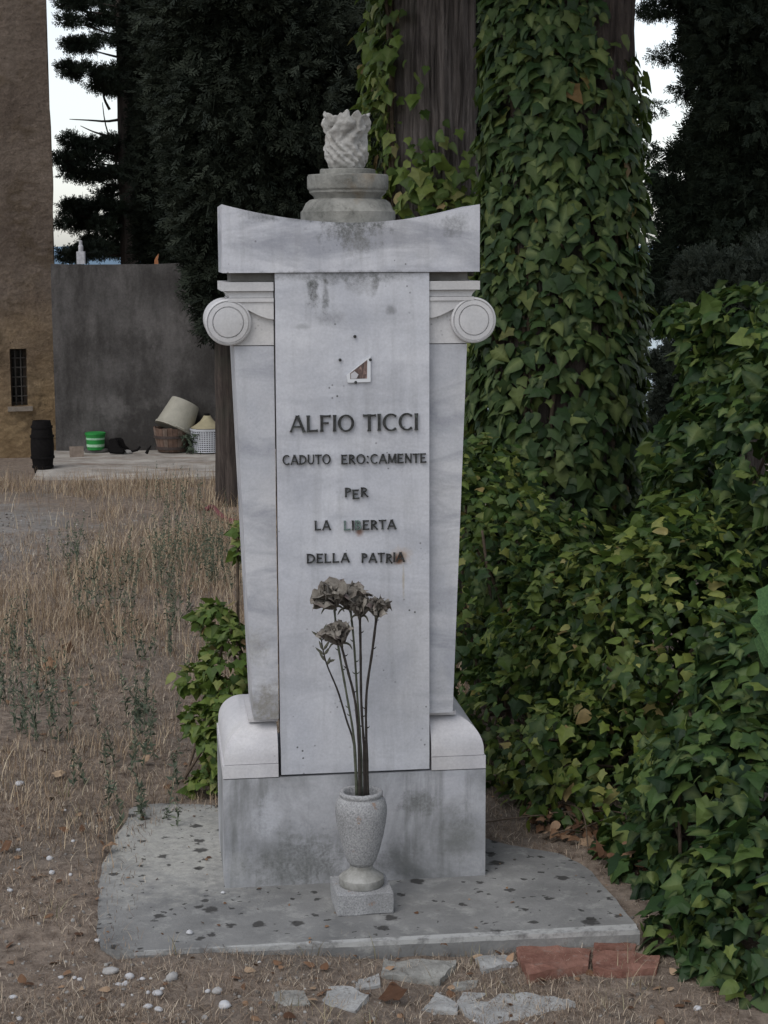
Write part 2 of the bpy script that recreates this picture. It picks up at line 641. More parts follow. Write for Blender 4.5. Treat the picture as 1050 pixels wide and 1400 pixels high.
def build_house():
    cor = P(82, 640, 18.6)
    rz = math.radians(16)
    t = NT('weathered_plaster', 0.95, 0.15)
    sep = t.n('ShaderNodeSeparateXYZ')
    t.put(sep.inputs[0], t.obj)
    up = t.ramp(t.noise(1.1, 5, 0.65), [(0.35, (0.115, 0.087, 0.068)), (0.65, (0.20, 0.158, 0.126))])
    lowc = t.ramp(t.noise(2.2, 6, 0.7), [(0.35, (0.20, 0.135, 0.075)), (0.65, (0.36, 0.26, 0.15))])
    hgt = t.math('ADD', sep.outputs[2], t.math('MULTIPLY', t.noise(1.7, 5, 0.6), 2.2))
    c = t.mix(t.ramp(t.math('MULTIPLY', hgt, 0.25), [(0.42, 1.0), (0.80, 0.0)]), up, lowc)
    rub = t.voro(9, t.scaled((1, 1, 1.5)), 'Distance')
    stone = t.ramp(t.noise(2.0, 4, 0.6, t.scaled((1, 1, 1), (5, 2, 1))), [(0.5, 0.0), (0.62, 1.0)])
    c = t.mix(t.math('MULTIPLY', t.ramp(rub, [(0.35, 0.0), (0.6, 0.55)]), stone), c, (0.09, 0.065, 0.04))
    c = t.mix(1.0, c, t.ramp(t.noise(34, 6, 0.75), [(0.3, 0.65), (0.72, 1.2)]), 'MULTIPLY')
    pits = t.ramp(t.voro(26), [(0.10, 0.8), (0.2, 0.0)])
    c = t.mix(t.math('MULTIPLY', pits, t.ramp(t.noise(3), [(0.5, 0.0), (0.6, 1.0)])), c, (0.04, 0.03, 0.025))
    t.color(c)
    t.bump(t.math('ADD', t.noise(22, 7, 0.75), t.math('MULTIPLY', rub, 0.5)), 0.8, 0.04)
    plaster = t.m
    h = thing('stone_house', 'old brown plastered stone house with a small barred window', 'house', (cor.x, cor.y, -0.75), rz)
    W, H, DEP = 5.0, 6.2, 4.5
    # window opening in local coordinates of the front face (x from -W to 0, z up)
    inv = Matrix.Rotation(-rz, 3, 'Z')

    def on_face(u, v):
        n = Vector((math.sin(rz), -math.cos(rz), 0))
        d = ray(u, v)
        c0 = Vector((0, 0, EYE))
        p = c0 + d * ((Vector((cor.x, cor.y, 0)) - c0).dot(n) / d.dot(n))
        q = inv @ (p - Vector((cor.x, cor.y, -0.75)))
        return q.x, q.z
    x0, z1 = on_face(13, 477)
    x1, z0 = on_face(39, 555)
    bm = bmesh.new()
    xs = [-W, x0, x1, 0.0]
    zs = [0.0, z0, z1, H]
    rows, cols = 40, 40

    def rect(xa, xb, za, zb, nx, nz):
        g = [[bm.verts.new((xa + (xb - xa) * i / nx, 0, za + (zb - za) * j / nz)) for i in range(nx + 1)] for j in range(nz + 1)]
        for j in range(nz):
            for i in range(nx):
                bm.faces.new((g[j][i], g[j][i + 1], g[j + 1][i + 1], g[j + 1][i]))
    for i in range(3):
        for j in range(3):
            if i == 1 and j == 1:
                continue
            rect(xs[i], xs[i + 1], zs[j], zs[j + 1], max(2, int((xs[i + 1] - xs[i]) / 0.09)), max(2, int((zs[j + 1] - zs[j]) / 0.09)))
    bmesh.ops.remove_doubles(bm, verts=bm.verts, dist=1e-4)
    for v in bm.verts:
        if abs(v.co.x - x0) > 1e-3 and abs(v.co.x - x1) > 1e-3:
            v.co.y += 0.02 * fbm(np.array([[v.co.x * 2.5, 0, v.co.z * 2.5]]), 3)[0]
        if v.co.x > -0.01:
            v.co.x += 0.025 * fbm(np.array([[5, 3, v.co.z * 1.6]]), 4)[0] + 0.01
    # reveals
    for (xa, za, xb, zb) in ((x0, z0, x1, z0), (x1, z0, x1, z1), (x1, z1, x0, z1), (x0, z1, x0, z0)):
        a = [bm.verts.new(q) for q in ((xa, 0, za), (xb, 0, zb), (xb, 0.22, zb), (xa, 0.22, za))]
        bm.faces.new(a)
    # sides and back
    for q in (((0.01, 0, 0), (0.01, DEP, 0), (0.01, DEP, H), (0.01, 0, H)), ((-W, DEP, 0), (-W, 0, 0), (-W, 0, H), (-W, DEP, H)),
              ((0.01, DEP, 0), (-W, DEP, 0), (-W, DEP, H), (0.01, DEP, H))):
        bm.faces.new([bm.verts.new(c) for c in q])
    from_bm('wall', bm, plaster, h)
    # window: dark pane, frame, iron bars
    wdark = NT('dark_glass', 0.15, 0.5).color((0.012, 0.013, 0.014)).m
    iron = plain('iron', (0.05, 0.045, 0.04), 0.7, 0.3)
    win = from_bm('window', bm_box(x0 + 0.001, x1 - 0.001, 0.222, 0.232, z0, z1), wdark, h)
    fr = bmesh.new()
    w = 0.03
    for q in ((x0, x0 + w, z0, z1), (x1 - w, x1, z0, z1), (x0 + w, x1 - w, z0, z0 + w), (x0 + w, x1 - w, z1 - w, z1)):
        bm_box(q[0], q[1], 0.19, 0.219, q[2], q[3], fr)
    from_bm('frame', fr, plain('old_wood', (0.06, 0.045, 0.035)), win)
    for k in range(2):
        xb = x0 + (x1 - x0) * (k + 1) / 3
        V, Fc = tube([(xb, 0.08, z0 - 0.01), (xb, 0.08, z1 + 0.01)], 0.008, 6)
        mesh_np('bar', V, Fc, iron, win)
    for k in range(5):
        zb = z0 + (z1 - z0) * (k + 1) / 6
        V, Fc = tube([(x0 - 0.01, 0.085, zb), (x1 + 0.01, 0.085, zb)], 0.007, 6)
        mesh_np('bar', V, Fc, iron, win)
    sill = from_bm('sill', bm_box(x0 - 0.04, x1 + 0.04, -0.05, 0.18, z0 - 0.05, z0 - 0.002), plain('sill_stone', (0.2, 0.17, 0.14)), win, bevel=0.006)
    # roof
    bm = bm_prism([(-0.35, H), (DEP + 0.35, H), (DEP + 0.35, H + 0.12), (DEP / 2, H + 1.2), (-0.35, H + 0.12)], -W - 0.3, 0.35, 'x')
    from_bm('roof', bm, plain('roof_tile', (0.28, 0.13, 0.08), 0.9, 0.2, 0.3, 8), h)


build_house()

# ------------------------------------------------------------------ the memorial
lich = (0.085, 0.09, 0.08)
rust = (0.22, 0.085, 0.03)
M['panel'] = marble('panel_marble', (0.52, 0.53, 0.565), (0.65, 0.655, 0.68), 0.26, warm=0.14, vein=0.42, specks=1.0, seed=1.3, stains=[
    ((-0.090, 0, 1.510), (0.017, 0.2, 0.050), lich, 0.9), ((-0.062, 0, 1.49), (0.010, 0.2, 0.055), lich, 0.7), ((0.06, 0, 1.53), (0.012, 0.2, 0.04), lich, 0.5),
    ((0.0, 0, 1.545), (0.20, 0.2, 0.022), lich, 0.65), ((-0.045, 0, 1.44), (0.05, 0.2, 0.02), (0.18, 0.18, 0.18), 0.4),
    ((0.03, 0, 1.52), (0.05, 0.2, 0.03), (0.16, 0.16, 0.15), 0.4), ((0.10, 0, 1.46), (0.016, 0.2, 0.016), lich, 0.5), ((-0.12, 0, 1.42), (0.03, 0.2, 0.01), lich, 0.35),
    ((0.018, 0, 0.909), (0.013, 0.2, 0.014), rust, 0.8), ((0.123, 0, 0.845), (0.034, 0.2, 0.026), (0.42, 0.28, 0.15), 0.6), ((0.117, 0, 0.838), (0.016, 0.2, 0.017), rust, 0.85),
    ((0.129, 0, 0.78), (0.004, 0.2, 0.06), (0.42, 0.34, 0.2), 0.5)])
M['lintel'] = marble('lintel_marble', (0.52, 0.53, 0.57), (0.68, 0.68, 0.70), 0.26, warm=0.18, vein=0.9, specks=1.0, seed=4.1, stains=[
    ((0.0, 0.0, 1.675), (0.10, 0.3, 0.06), lich, 0.9), ((0.02, 0.0, 1.62), (0.05, 0.2, 0.04), (0.16, 0.16, 0.145), 0.65),
    ((0.25, 0, 1.665), (0.05, 0.2, 0.035), lich, 0.5), ((-0.22, 0, 1.69), (0.05, 0.2, 0.018), lich, 0.5),
    ((0.0, 0, 1.548), (0.30, 0.2, 0.010), lich, 0.6), ((-0.10, 0, 1.685), (0.13, 0.2, 0.014), lich, 0.45)])
M['base'] = marble('base_marble', (0.40, 0.41, 0.425), (0.56, 0.56, 0.58), 0.65, (0.12, 0.125, 0.115), warm=0.12, vein=0.35, specks=0.2, seed=8.4, big=0.95, stains=[
    ((-0.22, 0, 0.17), (0.04, 0.2, 0.08), (0.56, 0.57, 0.60), 0.7), ((-0.30, 0, 0.05), (0.03, 0.3, 0.06), (0.5, 0.5, 0.48), 0.4), ((-0.14, 0, 0.06), (0.16, 0.3, 0.085), (0.13, 0.135, 0.125), 0.8), ((0.17, 0, 0.20), (0.06, 0.3, 0.04), (0.13, 0.135, 0.12), 0.7), ((0.27, 0, 0.12), (0.05, 0.3, 0.09), (0.15, 0.155, 0.14), 0.55), ((0.10, 0, 0.05), (0.08, 0.3, 0.05), (0.16, 0.16, 0.15), 0.6)])
M['pil'] = marble('pilaster_marble', (0.46, 0.47, 0.50), (0.62, 0.62, 0.63), 0.16, warm=0.22, vein=0.85, specks=0.25, seed=2.2, stains=[
    ((-0.22, 0, 0.46), (0.06, 0.3, 0.07), (0.22, 0.2, 0.15), 0.7), ((-0.25, 0, 0.62), (0.05, 0.3, 0.05), (0.3, 0.28, 0.22), 0.4)])
M['cap'] = marble('capital_marble', (0.54, 0.54, 0.55), (0.68, 0.67, 0.66), 0.12, warm=0.22, vein=0.25, specks=0.5, seed=5.7)
M['cush'] = marble('moulding_marble', (0.56, 0.55, 0.57), (0.70, 0.685, 0.68), 0.10, warm=0.26, vein=0.25, specks=0.3, seed=6.6)
M['core'] = plain('core_cement', (0.16, 0.155, 0.145), 0.95, 0.1, 0.3, 20, 0.4)


def stone_gray(name, lo, hi, seed):
    t = NT(name, 0.9, 0.2)
    v = t.scaled((1, 1, 1), (seed, seed, seed))
    b = t.ramp(t.noise(14, 7, 0.7, v), [(0.33, lo), (0.66, hi)])
    b = t.mix(t.ramp(t.noise(36, 5, 0.7, v), [(0.58, 0.0), (0.7, 0.7)]), b, (0.08, 0.08, 0.072))
    b = t.mix(t.ramp(t.noise(9, 4, 0.6, v), [(0.6, 0.0), (0.72, 0.35)]), b, (0.3, 0.22, 0.13))
    t.color(b)
    t.bump(t.noise(90, 7, 0.75, v), 0.6, 0.006)
    return t.m


M['urn'] = stone_gray('finial_stone', (0.10, 0.10, 0.09), (0.28, 0.275, 0.25), 1.0)
M['flame'] = stone_gray('flame_stone', (0.26, 0.25, 0.235), (0.46, 0.45, 0.425), 3.0)

X0 = 0.004
mem = thing('memorial_stele', 'white marble memorial stele with scroll capitals and a carved flame finial', 'memorial', O, phi)
DEP = 0.42          # base and foot mouldings
DUP = 0.27          # everything above them


def build_memorial():
    # base block
    from_bm('base_block', bm_box(X0 - 0.337, X0 + 0.337, 0.0, DEP, -0.03, 0.283), M['base'], mem, bevel=0.0025)
    # core
    from_bm('core', bm_box(X0 - 0.178, X0 + 0.178, 0.034, DUP - 0.05, 0.284, 1.528), M['core'], mem)
    from_bm('bed_joint', bm_box(X0 - 0.295, X0 + 0.292, 0.035, DUP - 0.03, 1.5305, 1.5515), M['core'], mem)
    # inscription panel
    global panel
    panel = from_bm('inscription_panel', bm_box(X0 - 0.189, X0 + 0.191, 0.004, 0.032, 0.289, 1.5505), M['panel'], mem, bevel=0.002)
    for s in (-1, 1):
        # moulding at the foot: fillet band and a cushion that rounds over to the front and to the outside
        xin, xout = 0.1965, 0.337

        def sx(x):
            return X0 + s * x
        xa, xb = sorted((sx(xin), sx(xout)))
        band = from_bm('foot_band', bm_box(xa, xb, 0.0, DEP, 0.2855, 0.319), M['cush'], mem, bevel=0.002)
        R_, n = 0.088, 14
        z0 = 0.3205
        bm = bmesh.new()
        rows = []
        # inset profile: quarter ellipse from (0.006, z0) to (R, z0+0.098)
        prof = [(0.004, z0)] + [(0.004 + (R_ - 0.004) * (1 - math.cos(a)), z0 + 0.012 + 0.084 * math.sin(a)) for a in [math.pi / 2 * k / n for k in range(n + 1)]]
        for ins, z in prof:
            yf, yb, xo = ins, DEP - ins, xout - ins
            rows.append([bm.verts.new((sx(xin), yf, z)), bm.verts.new((sx(xo), yf, z)), bm.verts.new((sx(xo), yb, z)), bm.verts.new((sx(xin), yb, z))])
        for r0, r1 in zip(rows[:-1], rows[1:]):
            for k in range(3):
                bm.faces.new((r0[k], r0[k + 1], r1[k + 1], r1[k]))
        bm.faces.new(rows[-1])
        # close the inner end and the underside
        bm.faces.new([r[0] for r in rows] + [r[3] for r in rows[::-1]])
        bm.faces.new(rows[0])
        cu = from_bm('cushion_moulding', bm, M['cush'], mem)
        for p in cu.data.polygons:
            p.use_smooth = abs(p.normal.x) < 0.999 and p.normal.z < 0.9999 and p.normal.z > -0.5
        cu.data.set_sharp_from_angle(angle=math.radians(28))
        # plinth strip under the pilaster, then the tapering pilaster itself
        xa, xb = sorted((sx(0.1935), sx(0.266)))
        bmp = bm_prism([(sx(0.1935), 0.4165), (sx(0.268), 0.4165), (sx(0.268), 0.4268), (sx(0.1935), 0.4268)], 0.052, DUP + 0.02, 'y')
        from_bm('plinth_strip', bmp, M['cush'], mem, bevel=0.001, seg=1)
        bmp = bm_prism([(sx(0.1925), 0.429), (sx(0.2555), 0.429), (sx(0.290), 1.3735), (sx(0.1925), 1.3735)], 0.028, DUP, 'y')
        from_bm('pilaster', bmp, M['pil'], mem, bevel=0.003)
        # capital: block, abacus, scroll, swoosh
        capb = from_bm('capital', bm_prism([(sx(0.1925), 1.3755), (sx(0.302), 1.3755), (sx(0.302), 1.4905), (sx(0.1925), 1.4905)], 0.026, DUP - 0.01, 'y'), M['cap'], mem, bevel=0.0015)
        ab = bm_prism([(sx(0.1925), 1.508), (sx(0.319), 1.508), (sx(0.319), 1.5295), (sx(0.1925), 1.5295)], 0.010, DUP + 0.005, 'y')
        from_bm('abacus', ab, M['cap'], capb, bevel=0.0025)
        cove = [(sx(0.1925), 1.4915)] + [(sx(0.300 + 0.012 * k / 4 * (k / 4)), 1.4915 + 0.0155 * k / 4) for k in range(5)] + [(sx(0.1925), 1.507)]
        from_bm('cove', bm_prism(cove, 0.020, DUP - 0.005, 'y'), M['cap'], capb)
        # volute roll: cylinder lying along the depth with a stepped, grooved end
        cx, cz = sx(0.304), 1.4325
        prof = [(0.0545, DUP - 0.02), (0.0568, 0.016), (0.0558, 0.012), (0.0520, 0.0095), (0.0512, 0.0125), (0.0495, 0.0125), (0.0488, 0.0095), (0.0388, 0.0085), (0.0380, 0.0120), (0.0364, 0.0120), (0.0356, 0.0075), (0.018, 0.0060), (0.0005, 0.0058)]
        V, Fc = lathe(prof, 64)
        # lathe axis z -> depth y
        V = [(cx + x, z, cz + y) for x, y, z in V]
        vo = mesh_np('volute', V, Fc, M['cap'], capb)
        vo.data.set_sharp_from_angle(angle=math.radians(30)) if False else None
        for p in vo.data.polygons:
            p.use_smooth = True
        vo.data.set_sharp_from_angle(angle=math.radians(24))
        # the band that runs from the scroll in to the panel
        up = [(sx(0.304), 1.4900), (sx(0.1925), 1.4900)]
        low = [(sx(0.1925), 1.4385), (sx(0.206), 1.4405), (sx(0.222), 1.4455), (sx(0.238), 1.4530), (sx(0.252), 1.4605), (sx(0.262), 1.4640), (sx(0.300), 1.4640)]
        bs = bm_prism(up + low, 0.0135, 0.027, 'y')
        from_bm('scroll_band', bs, M['cap'], capb, bevel=0.0015, seg=1)
        ft = bm_prism([(sx(0.1925), 1.4815), (sx(0.304), 1.4815), (sx(0.304), 1.4908), (sx(0.1925), 1.4908)], 0.0095, 0.0150, 'y')
        from_bm('fillet', ft, M['cap'], capb, bevel=0.001, seg=1)
    # lintel with the concave top
    top = []
    for k in range(33):
        f = k / 32 * 2 - 1
        top.append((X0 + 0.316 * f, 1.672 + 0.044 * abs(f) ** 1.9))
    pts = [(X0 - 0.316, 1.552), (X0 + 0.316, 1.552)] + top[::-1]
    lin = from_bm('lintel', bm_prism(pts, -0.001, DUP, 'y'), M['lintel'], mem, bevel=0.0018, seg=1)
    # finial: stepped round pedestal
    cxu, cyu = ML(478, 300, 0.135)[0], 0.135
    k = 1.047

    def zz(v):
        return ML(478, v, 0.135 - 0.09)[1]
    prof = [(0.119, 1.668), (0.119, zz(289)), (0.1165, zz(287.5)), (0.114, zz(286)), (0.106, zz(276.5)), (0.096, zz(272)), (0.084, zz(270.5)), (0.086, zz(267)), (0.096, zz(262)),
            (0.0965, zz(259)), (0.100, zz(257.5)), (0.1015, zz(255.5)), (0.1015, zz(239)), (0.0990, zz(237)), (0.070, zz(236)), (0.069, zz(230)), (0.066, zz(229)), (0.004, zz(228.7))]
    V, Fc = lathe(prof, 72, cxu - 0.004, cyu)
    V = np.array(V)
    kk = fbm(V * 40, 4)
    ctr = np.array([cxu, cyu])
    V[:, :2] += (V[:, :2] - ctr) * (0.012 * kk)[:, None]
    V[:, 2] += np.where(V[:, 2] > 1.675, 0.0012 * fbm(V * 55 + 9, 3), 0)
    ped = mesh_np('finial_pedestal', V, Fc, M['urn'], mem, smooth=True)
    ped.data.set_sharp_from_angle(angle=math.radians(35))
    # carved flame: hollow-topped bundle of twisting tongues
    seg, rows = 120, 60
    fx = ML(473.5, 200, 0.135)[0]
    zb, zt = zz(229.5), ML(473, 160, 0.135)[1]
    V = []
    for j in range(rows + 1):
        t = j / rows
        r0 = 0.043 + 0.0105 * math.sin(min(1, t * 2.6) * math.pi * 0.5) - 0.006 * math.exp(-((t - 0.60) / 0.16) ** 2) + 0.001 * t
        if t < 0.06:
            r0 *= 0.90 + 0.10 * t / 0.06
        for s in range(seg):
            a = 2 * math.pi * s / seg
            tw = a + 1.15 * t + 0.25 * math.sin(3.1 * t * 2 + a)
            lob = abs(math.sin(tw * 4.5 + 1.2 * math.sin(t * 7 + a * 1.0)))
            lob2 = abs(math.sin(tw * 7.5 - 3.2 * t + 0.6))
            r = r0 * (1 + 0.22 * min(1, 0.30 + t * 1.3) * (lob - 0.55) + 0.07 * t * (lob2 - 0.5))
            z = zb + (zt - zb) * t
            if t > 0.75:
                w = (t - 0.75) / 0.25
                z += w * (0.012 * lob + 0.008 * lob2 - 0.008) + w * 0.004 * math.sin(3 * a)
            V.append((fx + r * math.cos(a), cyu + r * math.sin(a), z))
    Fc = []
    # inner bowl
    for j, (fr, dz) in enumerate(((0.82, -0.004), (0.6, -0.022), (0.3, -0.032))):
        for s in range(seg):
            x, y, z = V[rows * seg + s]
            V.append((fx + (x - fx) * fr, cyu + (y - cyu) * fr, zt + (z - zt) * fr + dz))
    for j in range(rows + 3):
        for s in range(seg):
            t_ = (s + 1) % seg
            Fc.append((j * seg + s, j * seg + t_, (j + 1) * seg + t_, (j + 1) * seg + s))
    Fc.append(tuple((rows + 3) * seg + s for s in range(seg)))
    Fc.append(tuple(range(seg))[::-1])
    V = np.array(V)
    kk = fbm(V * 60, 4)
    V[:, 0] += 0.0075 * kk
    V[:, 1] += 0.0075 * fbm(V * 60 + 31, 4)
    V[:, 2] += 0.004 * fbm(V * 50 + 61, 3) * (V[:, 2] > zb + 0.02)
    mesh_np('flame', V, Fc, M['flame'], mem, smooth=True)


build_memorial()

# ------------------------------------------------------------------ raised letters
tb = NT('dark_bronze', 0.6, 0.4)
tb.b.inputs['Metallic'].default_value = 0.3
tb.color(tb.ramp(tb.noise(90, 5, 0.7), [(0.35, (0.018, 0.017, 0.017)), (0.6, (0.05, 0.052, 0.05)), (0.75, (0.11, 0.135, 0.12))]))
tb.bump(tb.noise(300, 4), 0.3, 0.001)
M['bronze'] = tb.m
tb = NT('green_bronze', 0.75, 0.3)
tb.color(tb.ramp(tb.noise(90, 5, 0.7), [(0.3, (0.05, 0.055, 0.05)), (0.6, (0.14, 0.20, 0.18)), (0.75, (0.22, 0.30, 0.27))]))
M['verdigris'] = tb.m


def bar(p, q, w0, w1=None, flare=0.35):
    """tapered, slightly flared bar as a polygon list"""
    w1 = w1 or w0
    p, q = np.array(p, float), np.array(q, float)
    d = (q - p) / np.linalg.norm(q - p)
    n = np.array([-d[1], d[0]])
    pts = []
    for t, w in ((0, w0 * (1 + flare)), (0.14, w0), (0.86, w1), (1, w1 * (1 + flare))):
        pts.append(p + (q - p) * t + n * w / 2)
    for t, w in ((1, w1 * (1 + flare)), (0.86, w1), (0.14, w0), (0, w0 * (1 + flare))):
        pts.append(p + (q - p) * t - n * w / 2)
    return [pts]


def arc(cx, cy, rx, ry, a0, a1, wt, wn, n=18):
    """ring segment, thickness wt at the sides and wn at top and bottom; list of quads"""
    out = []
    for i in range(n):
        A, B = math.radians(a0 + (a1 - a0) * i / n), math.radians(a0 + (a1 - a0) * (i + 1) / n)
        q = []
        for an, k in ((A, 0), (B, 0), (B, 1), (A, 1)):
            c, s = math.cos(an), math.sin(an)
            w = wn + (wt - wn) * abs(c) ** 1.3
            q.append((cx + (rx - k * w) * c, cy + (ry - k * w) * s))
        out.append(q)
    return out


T_, H_ = 0.155, 0.10


def glyph(ch):
    """list of stroke groups (each group a list of polygons) and advance width; cap height 1"""
    if ch == 'A':
        return [bar((0.06, 0), (0.42, 1.0), H_), bar((0.46, 1.0), (0.84, 0), T_), bar((0.2, 0.33), (0.66, 0.33), H_ * 0.9, None, 0)], 0.88
    if ch == 'L':
        return [bar((0.10, 0), (0.10, 1), T_), bar((0.04, 0.055), (0.64, 0.075), H_, H_ * 1.1, 0.5)], 0.68
    if ch == 'F':
        return [bar((0.10, 0), (0.10, 1), T_), bar((0.05, 0.945), (0.62, 0.935), H_, H_ * 1.1, 0.5), bar((0.12, 0.52), (0.50, 0.52), H_, None, 0.4)], 0.64
    if ch == 'E':
        return [bar((0.10, 0), (0.10, 1), T_), bar((0.05, 0.945), (0.60, 0.935), H_, H_ * 1.1, 0.5), bar((0.12, 0.52), (0.50, 0.52), H_, None, 0.4), bar((0.05, 0.055), (0.64, 0.07), H_, H_ * 1.1, 0.5)], 0.68
    if ch == 'I':
        return [bar((0.10, 0), (0.10, 1), T_)], 0.20
    if ch == 'T':
        return [bar((0.36, 0), (0.36, 1), T_), bar((0, 0.93), (0.72, 0.93), H_, H_, 0.6)], 0.72
    if ch == 'O':
        return [arc(0.47, 0.5, 0.47, 0.52, 0, 360, T_, H_ * 0.85, 36)], 0.94
    if ch == 'C':
        return [arc(0.47, 0.5, 0.47, 0.52, 48, 312, T_, H_ * 0.85, 28)], 0.80
    if ch == 'D':
        return [bar((0.10, 0), (0.10, 1), T_), arc(0.20, 0.5, 0.62, 0.50, -90, 90, T_, H_, 22), bar((0.05, 0.94), (0.24, 0.94), H_, None, 0), bar((0.05, 0.06), (0.24, 0.06), H_, None, 0)], 0.84
    if ch == 'U':
        return [bar((0.10, 0.38), (0.10, 1), T_), bar((0.66, 0.38), (0.66, 1), H_), arc(0.38, 0.40, 0.355, 0.42, 180, 360, H_ * 1.2, H_, 20)], 0.76
    if ch == 'P':
        return [bar((0.10, 0), (0.10, 1), T_), arc(0.24, 0.74, 0.36, 0.26, -90, 90, T_, H_ * 0.85, 16), bar((0.05, 0.95), (0.27, 0.95), H_ * 0.85, None, 0), bar((0.12, 0.53), (0.27, 0.53), H_ * 0.85, None, 0)], 0.62
    if ch == 'R':
        g, _ = glyph('P')
        return g + [bar((0.26, 0.50), (0.66, 0.0), T_ * 0.95)], 0.70
    if ch == 'B':
        return [bar((0.10, 0), (0.10, 1), T_), arc(0.24, 0.75, 0.31, 0.25, -90, 90, T_, H_ * 0.85, 16), arc(0.24, 0.27, 0.38, 0.27, -90, 90, T_, H_ * 0.85, 16),
                bar((0.05, 0.95), (0.27, 0.95), H_ * 0.85, None, 0), bar((0.12, 0.52), (0.27, 0.52), H_ * 0.85, None, 0), bar((0.05, 0.055), (0.27, 0.055), H_ * 0.85, None, 0)], 0.66
    if ch == 'M':
        return [bar((0.10, 0), (0.14, 1), H_), bar((0.15, 0.98), (0.47, 0.10), T_), bar((0.47, 0.10), (0.80, 0.98), H_), bar((0.82, 1), (0.86, 0), T_)], 0.96
    if ch == 'N':
        return [bar((0.10, 0), (0.10, 1), H_), bar((0.12, 0.97), (0.66, 0.04), T_), bar((0.68, 0), (0.68, 1), H_)], 0.78
    return [], 0.3


def letter(ch, x, z, sxx, h, mat, tilt=0.0):
    """x,z lower left of the letter in memorial coordinates; the panel's face is at y = 0.004"""
    groups, adv = glyph(ch)
    bm = bmesh.new()
    ca, sa = math.cos(tilt), math.sin(tilt)
    for gi, g in enumerate(groups):
        y0 = -0.0030 - 0.00025 * gi
        for poly in g:
            pts = []
            for px, pz in poly:
                a, b = px * sxx, pz * h
                pts.append((x + a * ca - b * sa, z + a * sa + b * ca))
            bm_prism(pts, y0, 0.0036, 'y', bm)
    bmesh.ops.remove_doubles(bm, verts=bm.verts, dist=1e-6)
    # drop the walls that lie between neighbouring quads of one arc
    inner = [f for f in bm.faces if all(len(e.link_faces) > 2 for e in f.edges) and len(f.verts) == 4]
    o = from_bm('letter', bm, mat, panel)
    return o


def word(s, u0, u1, vt, vb, mat=None, edits=None):
    x0, zb = ML(u0, vb, 0.002)
    x1, _ = ML(u1, vb, 0.002)
    zt = ML((u0 + u1) / 2, vt, 0.002)[1]
    zb = ML((u0 + u1) / 2, vb, 0.002)[1]
    gap = 0.10
    tot = sum(glyph(c)[1] for c in s) + gap * (len(s) - 1)
    k = (x1 - x0) / tot
    x = x0
    h = zt - zb
    for i, c in enumerate(s):
        dz, tl, mm = 0.0, random.uniform(-0.012, 0.012), mat or M['bronze']
        if edits and i in edits:
            dz, tl, mm = edits[i]
            mm = mm or M['bronze']
        letter(c, x, zb + dz * h + random.uniform(-0.01, 0.01) * h, k, h, mm, tl)
        x += (glyph(c)[1] + gap) * k


word('ALFIO', 396, 484, 567.5, 590)
word('TICCI', 496, 571.5, 565.5, 588.5)
word('CADUTO', 386.4, 452, 621.6, 634.6)
word('ERO', 466.4, 499.5, 621.2, 634)
word('CAMENTE', 506.3, 583, 620.2, 633)
word('PER', 471.5, 503.2, 666.5, 679.2, edits={1: (-0.22, 0.03, None)})
word('LA', 430.2, 452, 711.6, 724.6)
word('LIBERTA', 470, 541.5, 711, 724, edits={0: (0, 0.0, M['verdigris']), 2: (0, 0.0, M['verdigris'])})
word('DELLA', 419.3, 477.8, 756.4, 769.2)
word('PATRIA', 494.2, 553, 755.6, 768.4, edits={3: (-0.10, -0.06, None)})
# two bare fixing studs where a letter has fallen off
for v in (624.0, 632.0):
    x, z = ML(502.6, v, 0.002)
    V, Fc = lathe([(0.0021, 0.0), (0.0021, 0.0075), (0.0014, 0.0085)], 10)
    mesh_np('stud', [(x + a, 0.0038 - c, z + b) for a, b, c in V], Fc, M['bronze'], panel)


def build_plaque():
    por = NT('porcelain', 0.25, 0.5)
    por.color((0.60, 0.61, 0.63))
    # corner fragment of the broken portrait
    px = lambda u, v: ML(u, v, 0.0)
    out = [px(473.6, 513.2), px(475.4, 523.2), px(506.6, 522.0), px(506.6, 486.6), px(505.2, 487.2)]
    fr = from_bm('portrait_fragment', bm_prism(out, -0.0018, 0.0037, 'y'), por.m, panel, bevel=0.0006, seg=1)
    tp = NT('faded_print', 0.3, 0.5)
    c = tp.ramp(tp.noise(42, 4, 0.6, tp.scaled((1.6, 1, 0.7)), 1.2), [(0.35, (0.035, 0.026, 0.026)), (0.52, (0.12, 0.075, 0.065)), (0.66, (0.30, 0.20, 0.175))])
    tp.color(c)
    pr = [px(478.6, 510.2), px(478.8, 518.2), px(501.6, 517.4), px(502.0, 491.8), px(492.0, 499.6)]
    from_bm('print', bm_prism(pr, -0.0022, -0.0019, 'y'), tp.m, fr)
    t2 = NT('print_light', 0.3, 0.5).color((0.46, 0.45, 0.47)).m
    l = [px(479.6, 511.0), px(479.8, 517.8), px(487.2, 517.4), px(490.0, 512.0), px(484.6, 507.4)]
    from_bm('print', bm_prism(l, -0.0025, -0.00225, 'y'), t2, fr)
    for u, v in ((485.2, 460), (464.8, 492), (506.2, 491.8), (486.2, 522.6)):
        x, z = px(u, v)
        V, Fc = lathe([(0.0036, 0.0), (0.0038, 0.006), (0.0026, 0.0080), (0.0008, 0.0086)], 12)
        mesh_np('fixing_pin', [(x + a, 0.0038 - c, z + b) for a, b, c in V], Fc, M['bronze'], panel, smooth=False)


build_plaque()

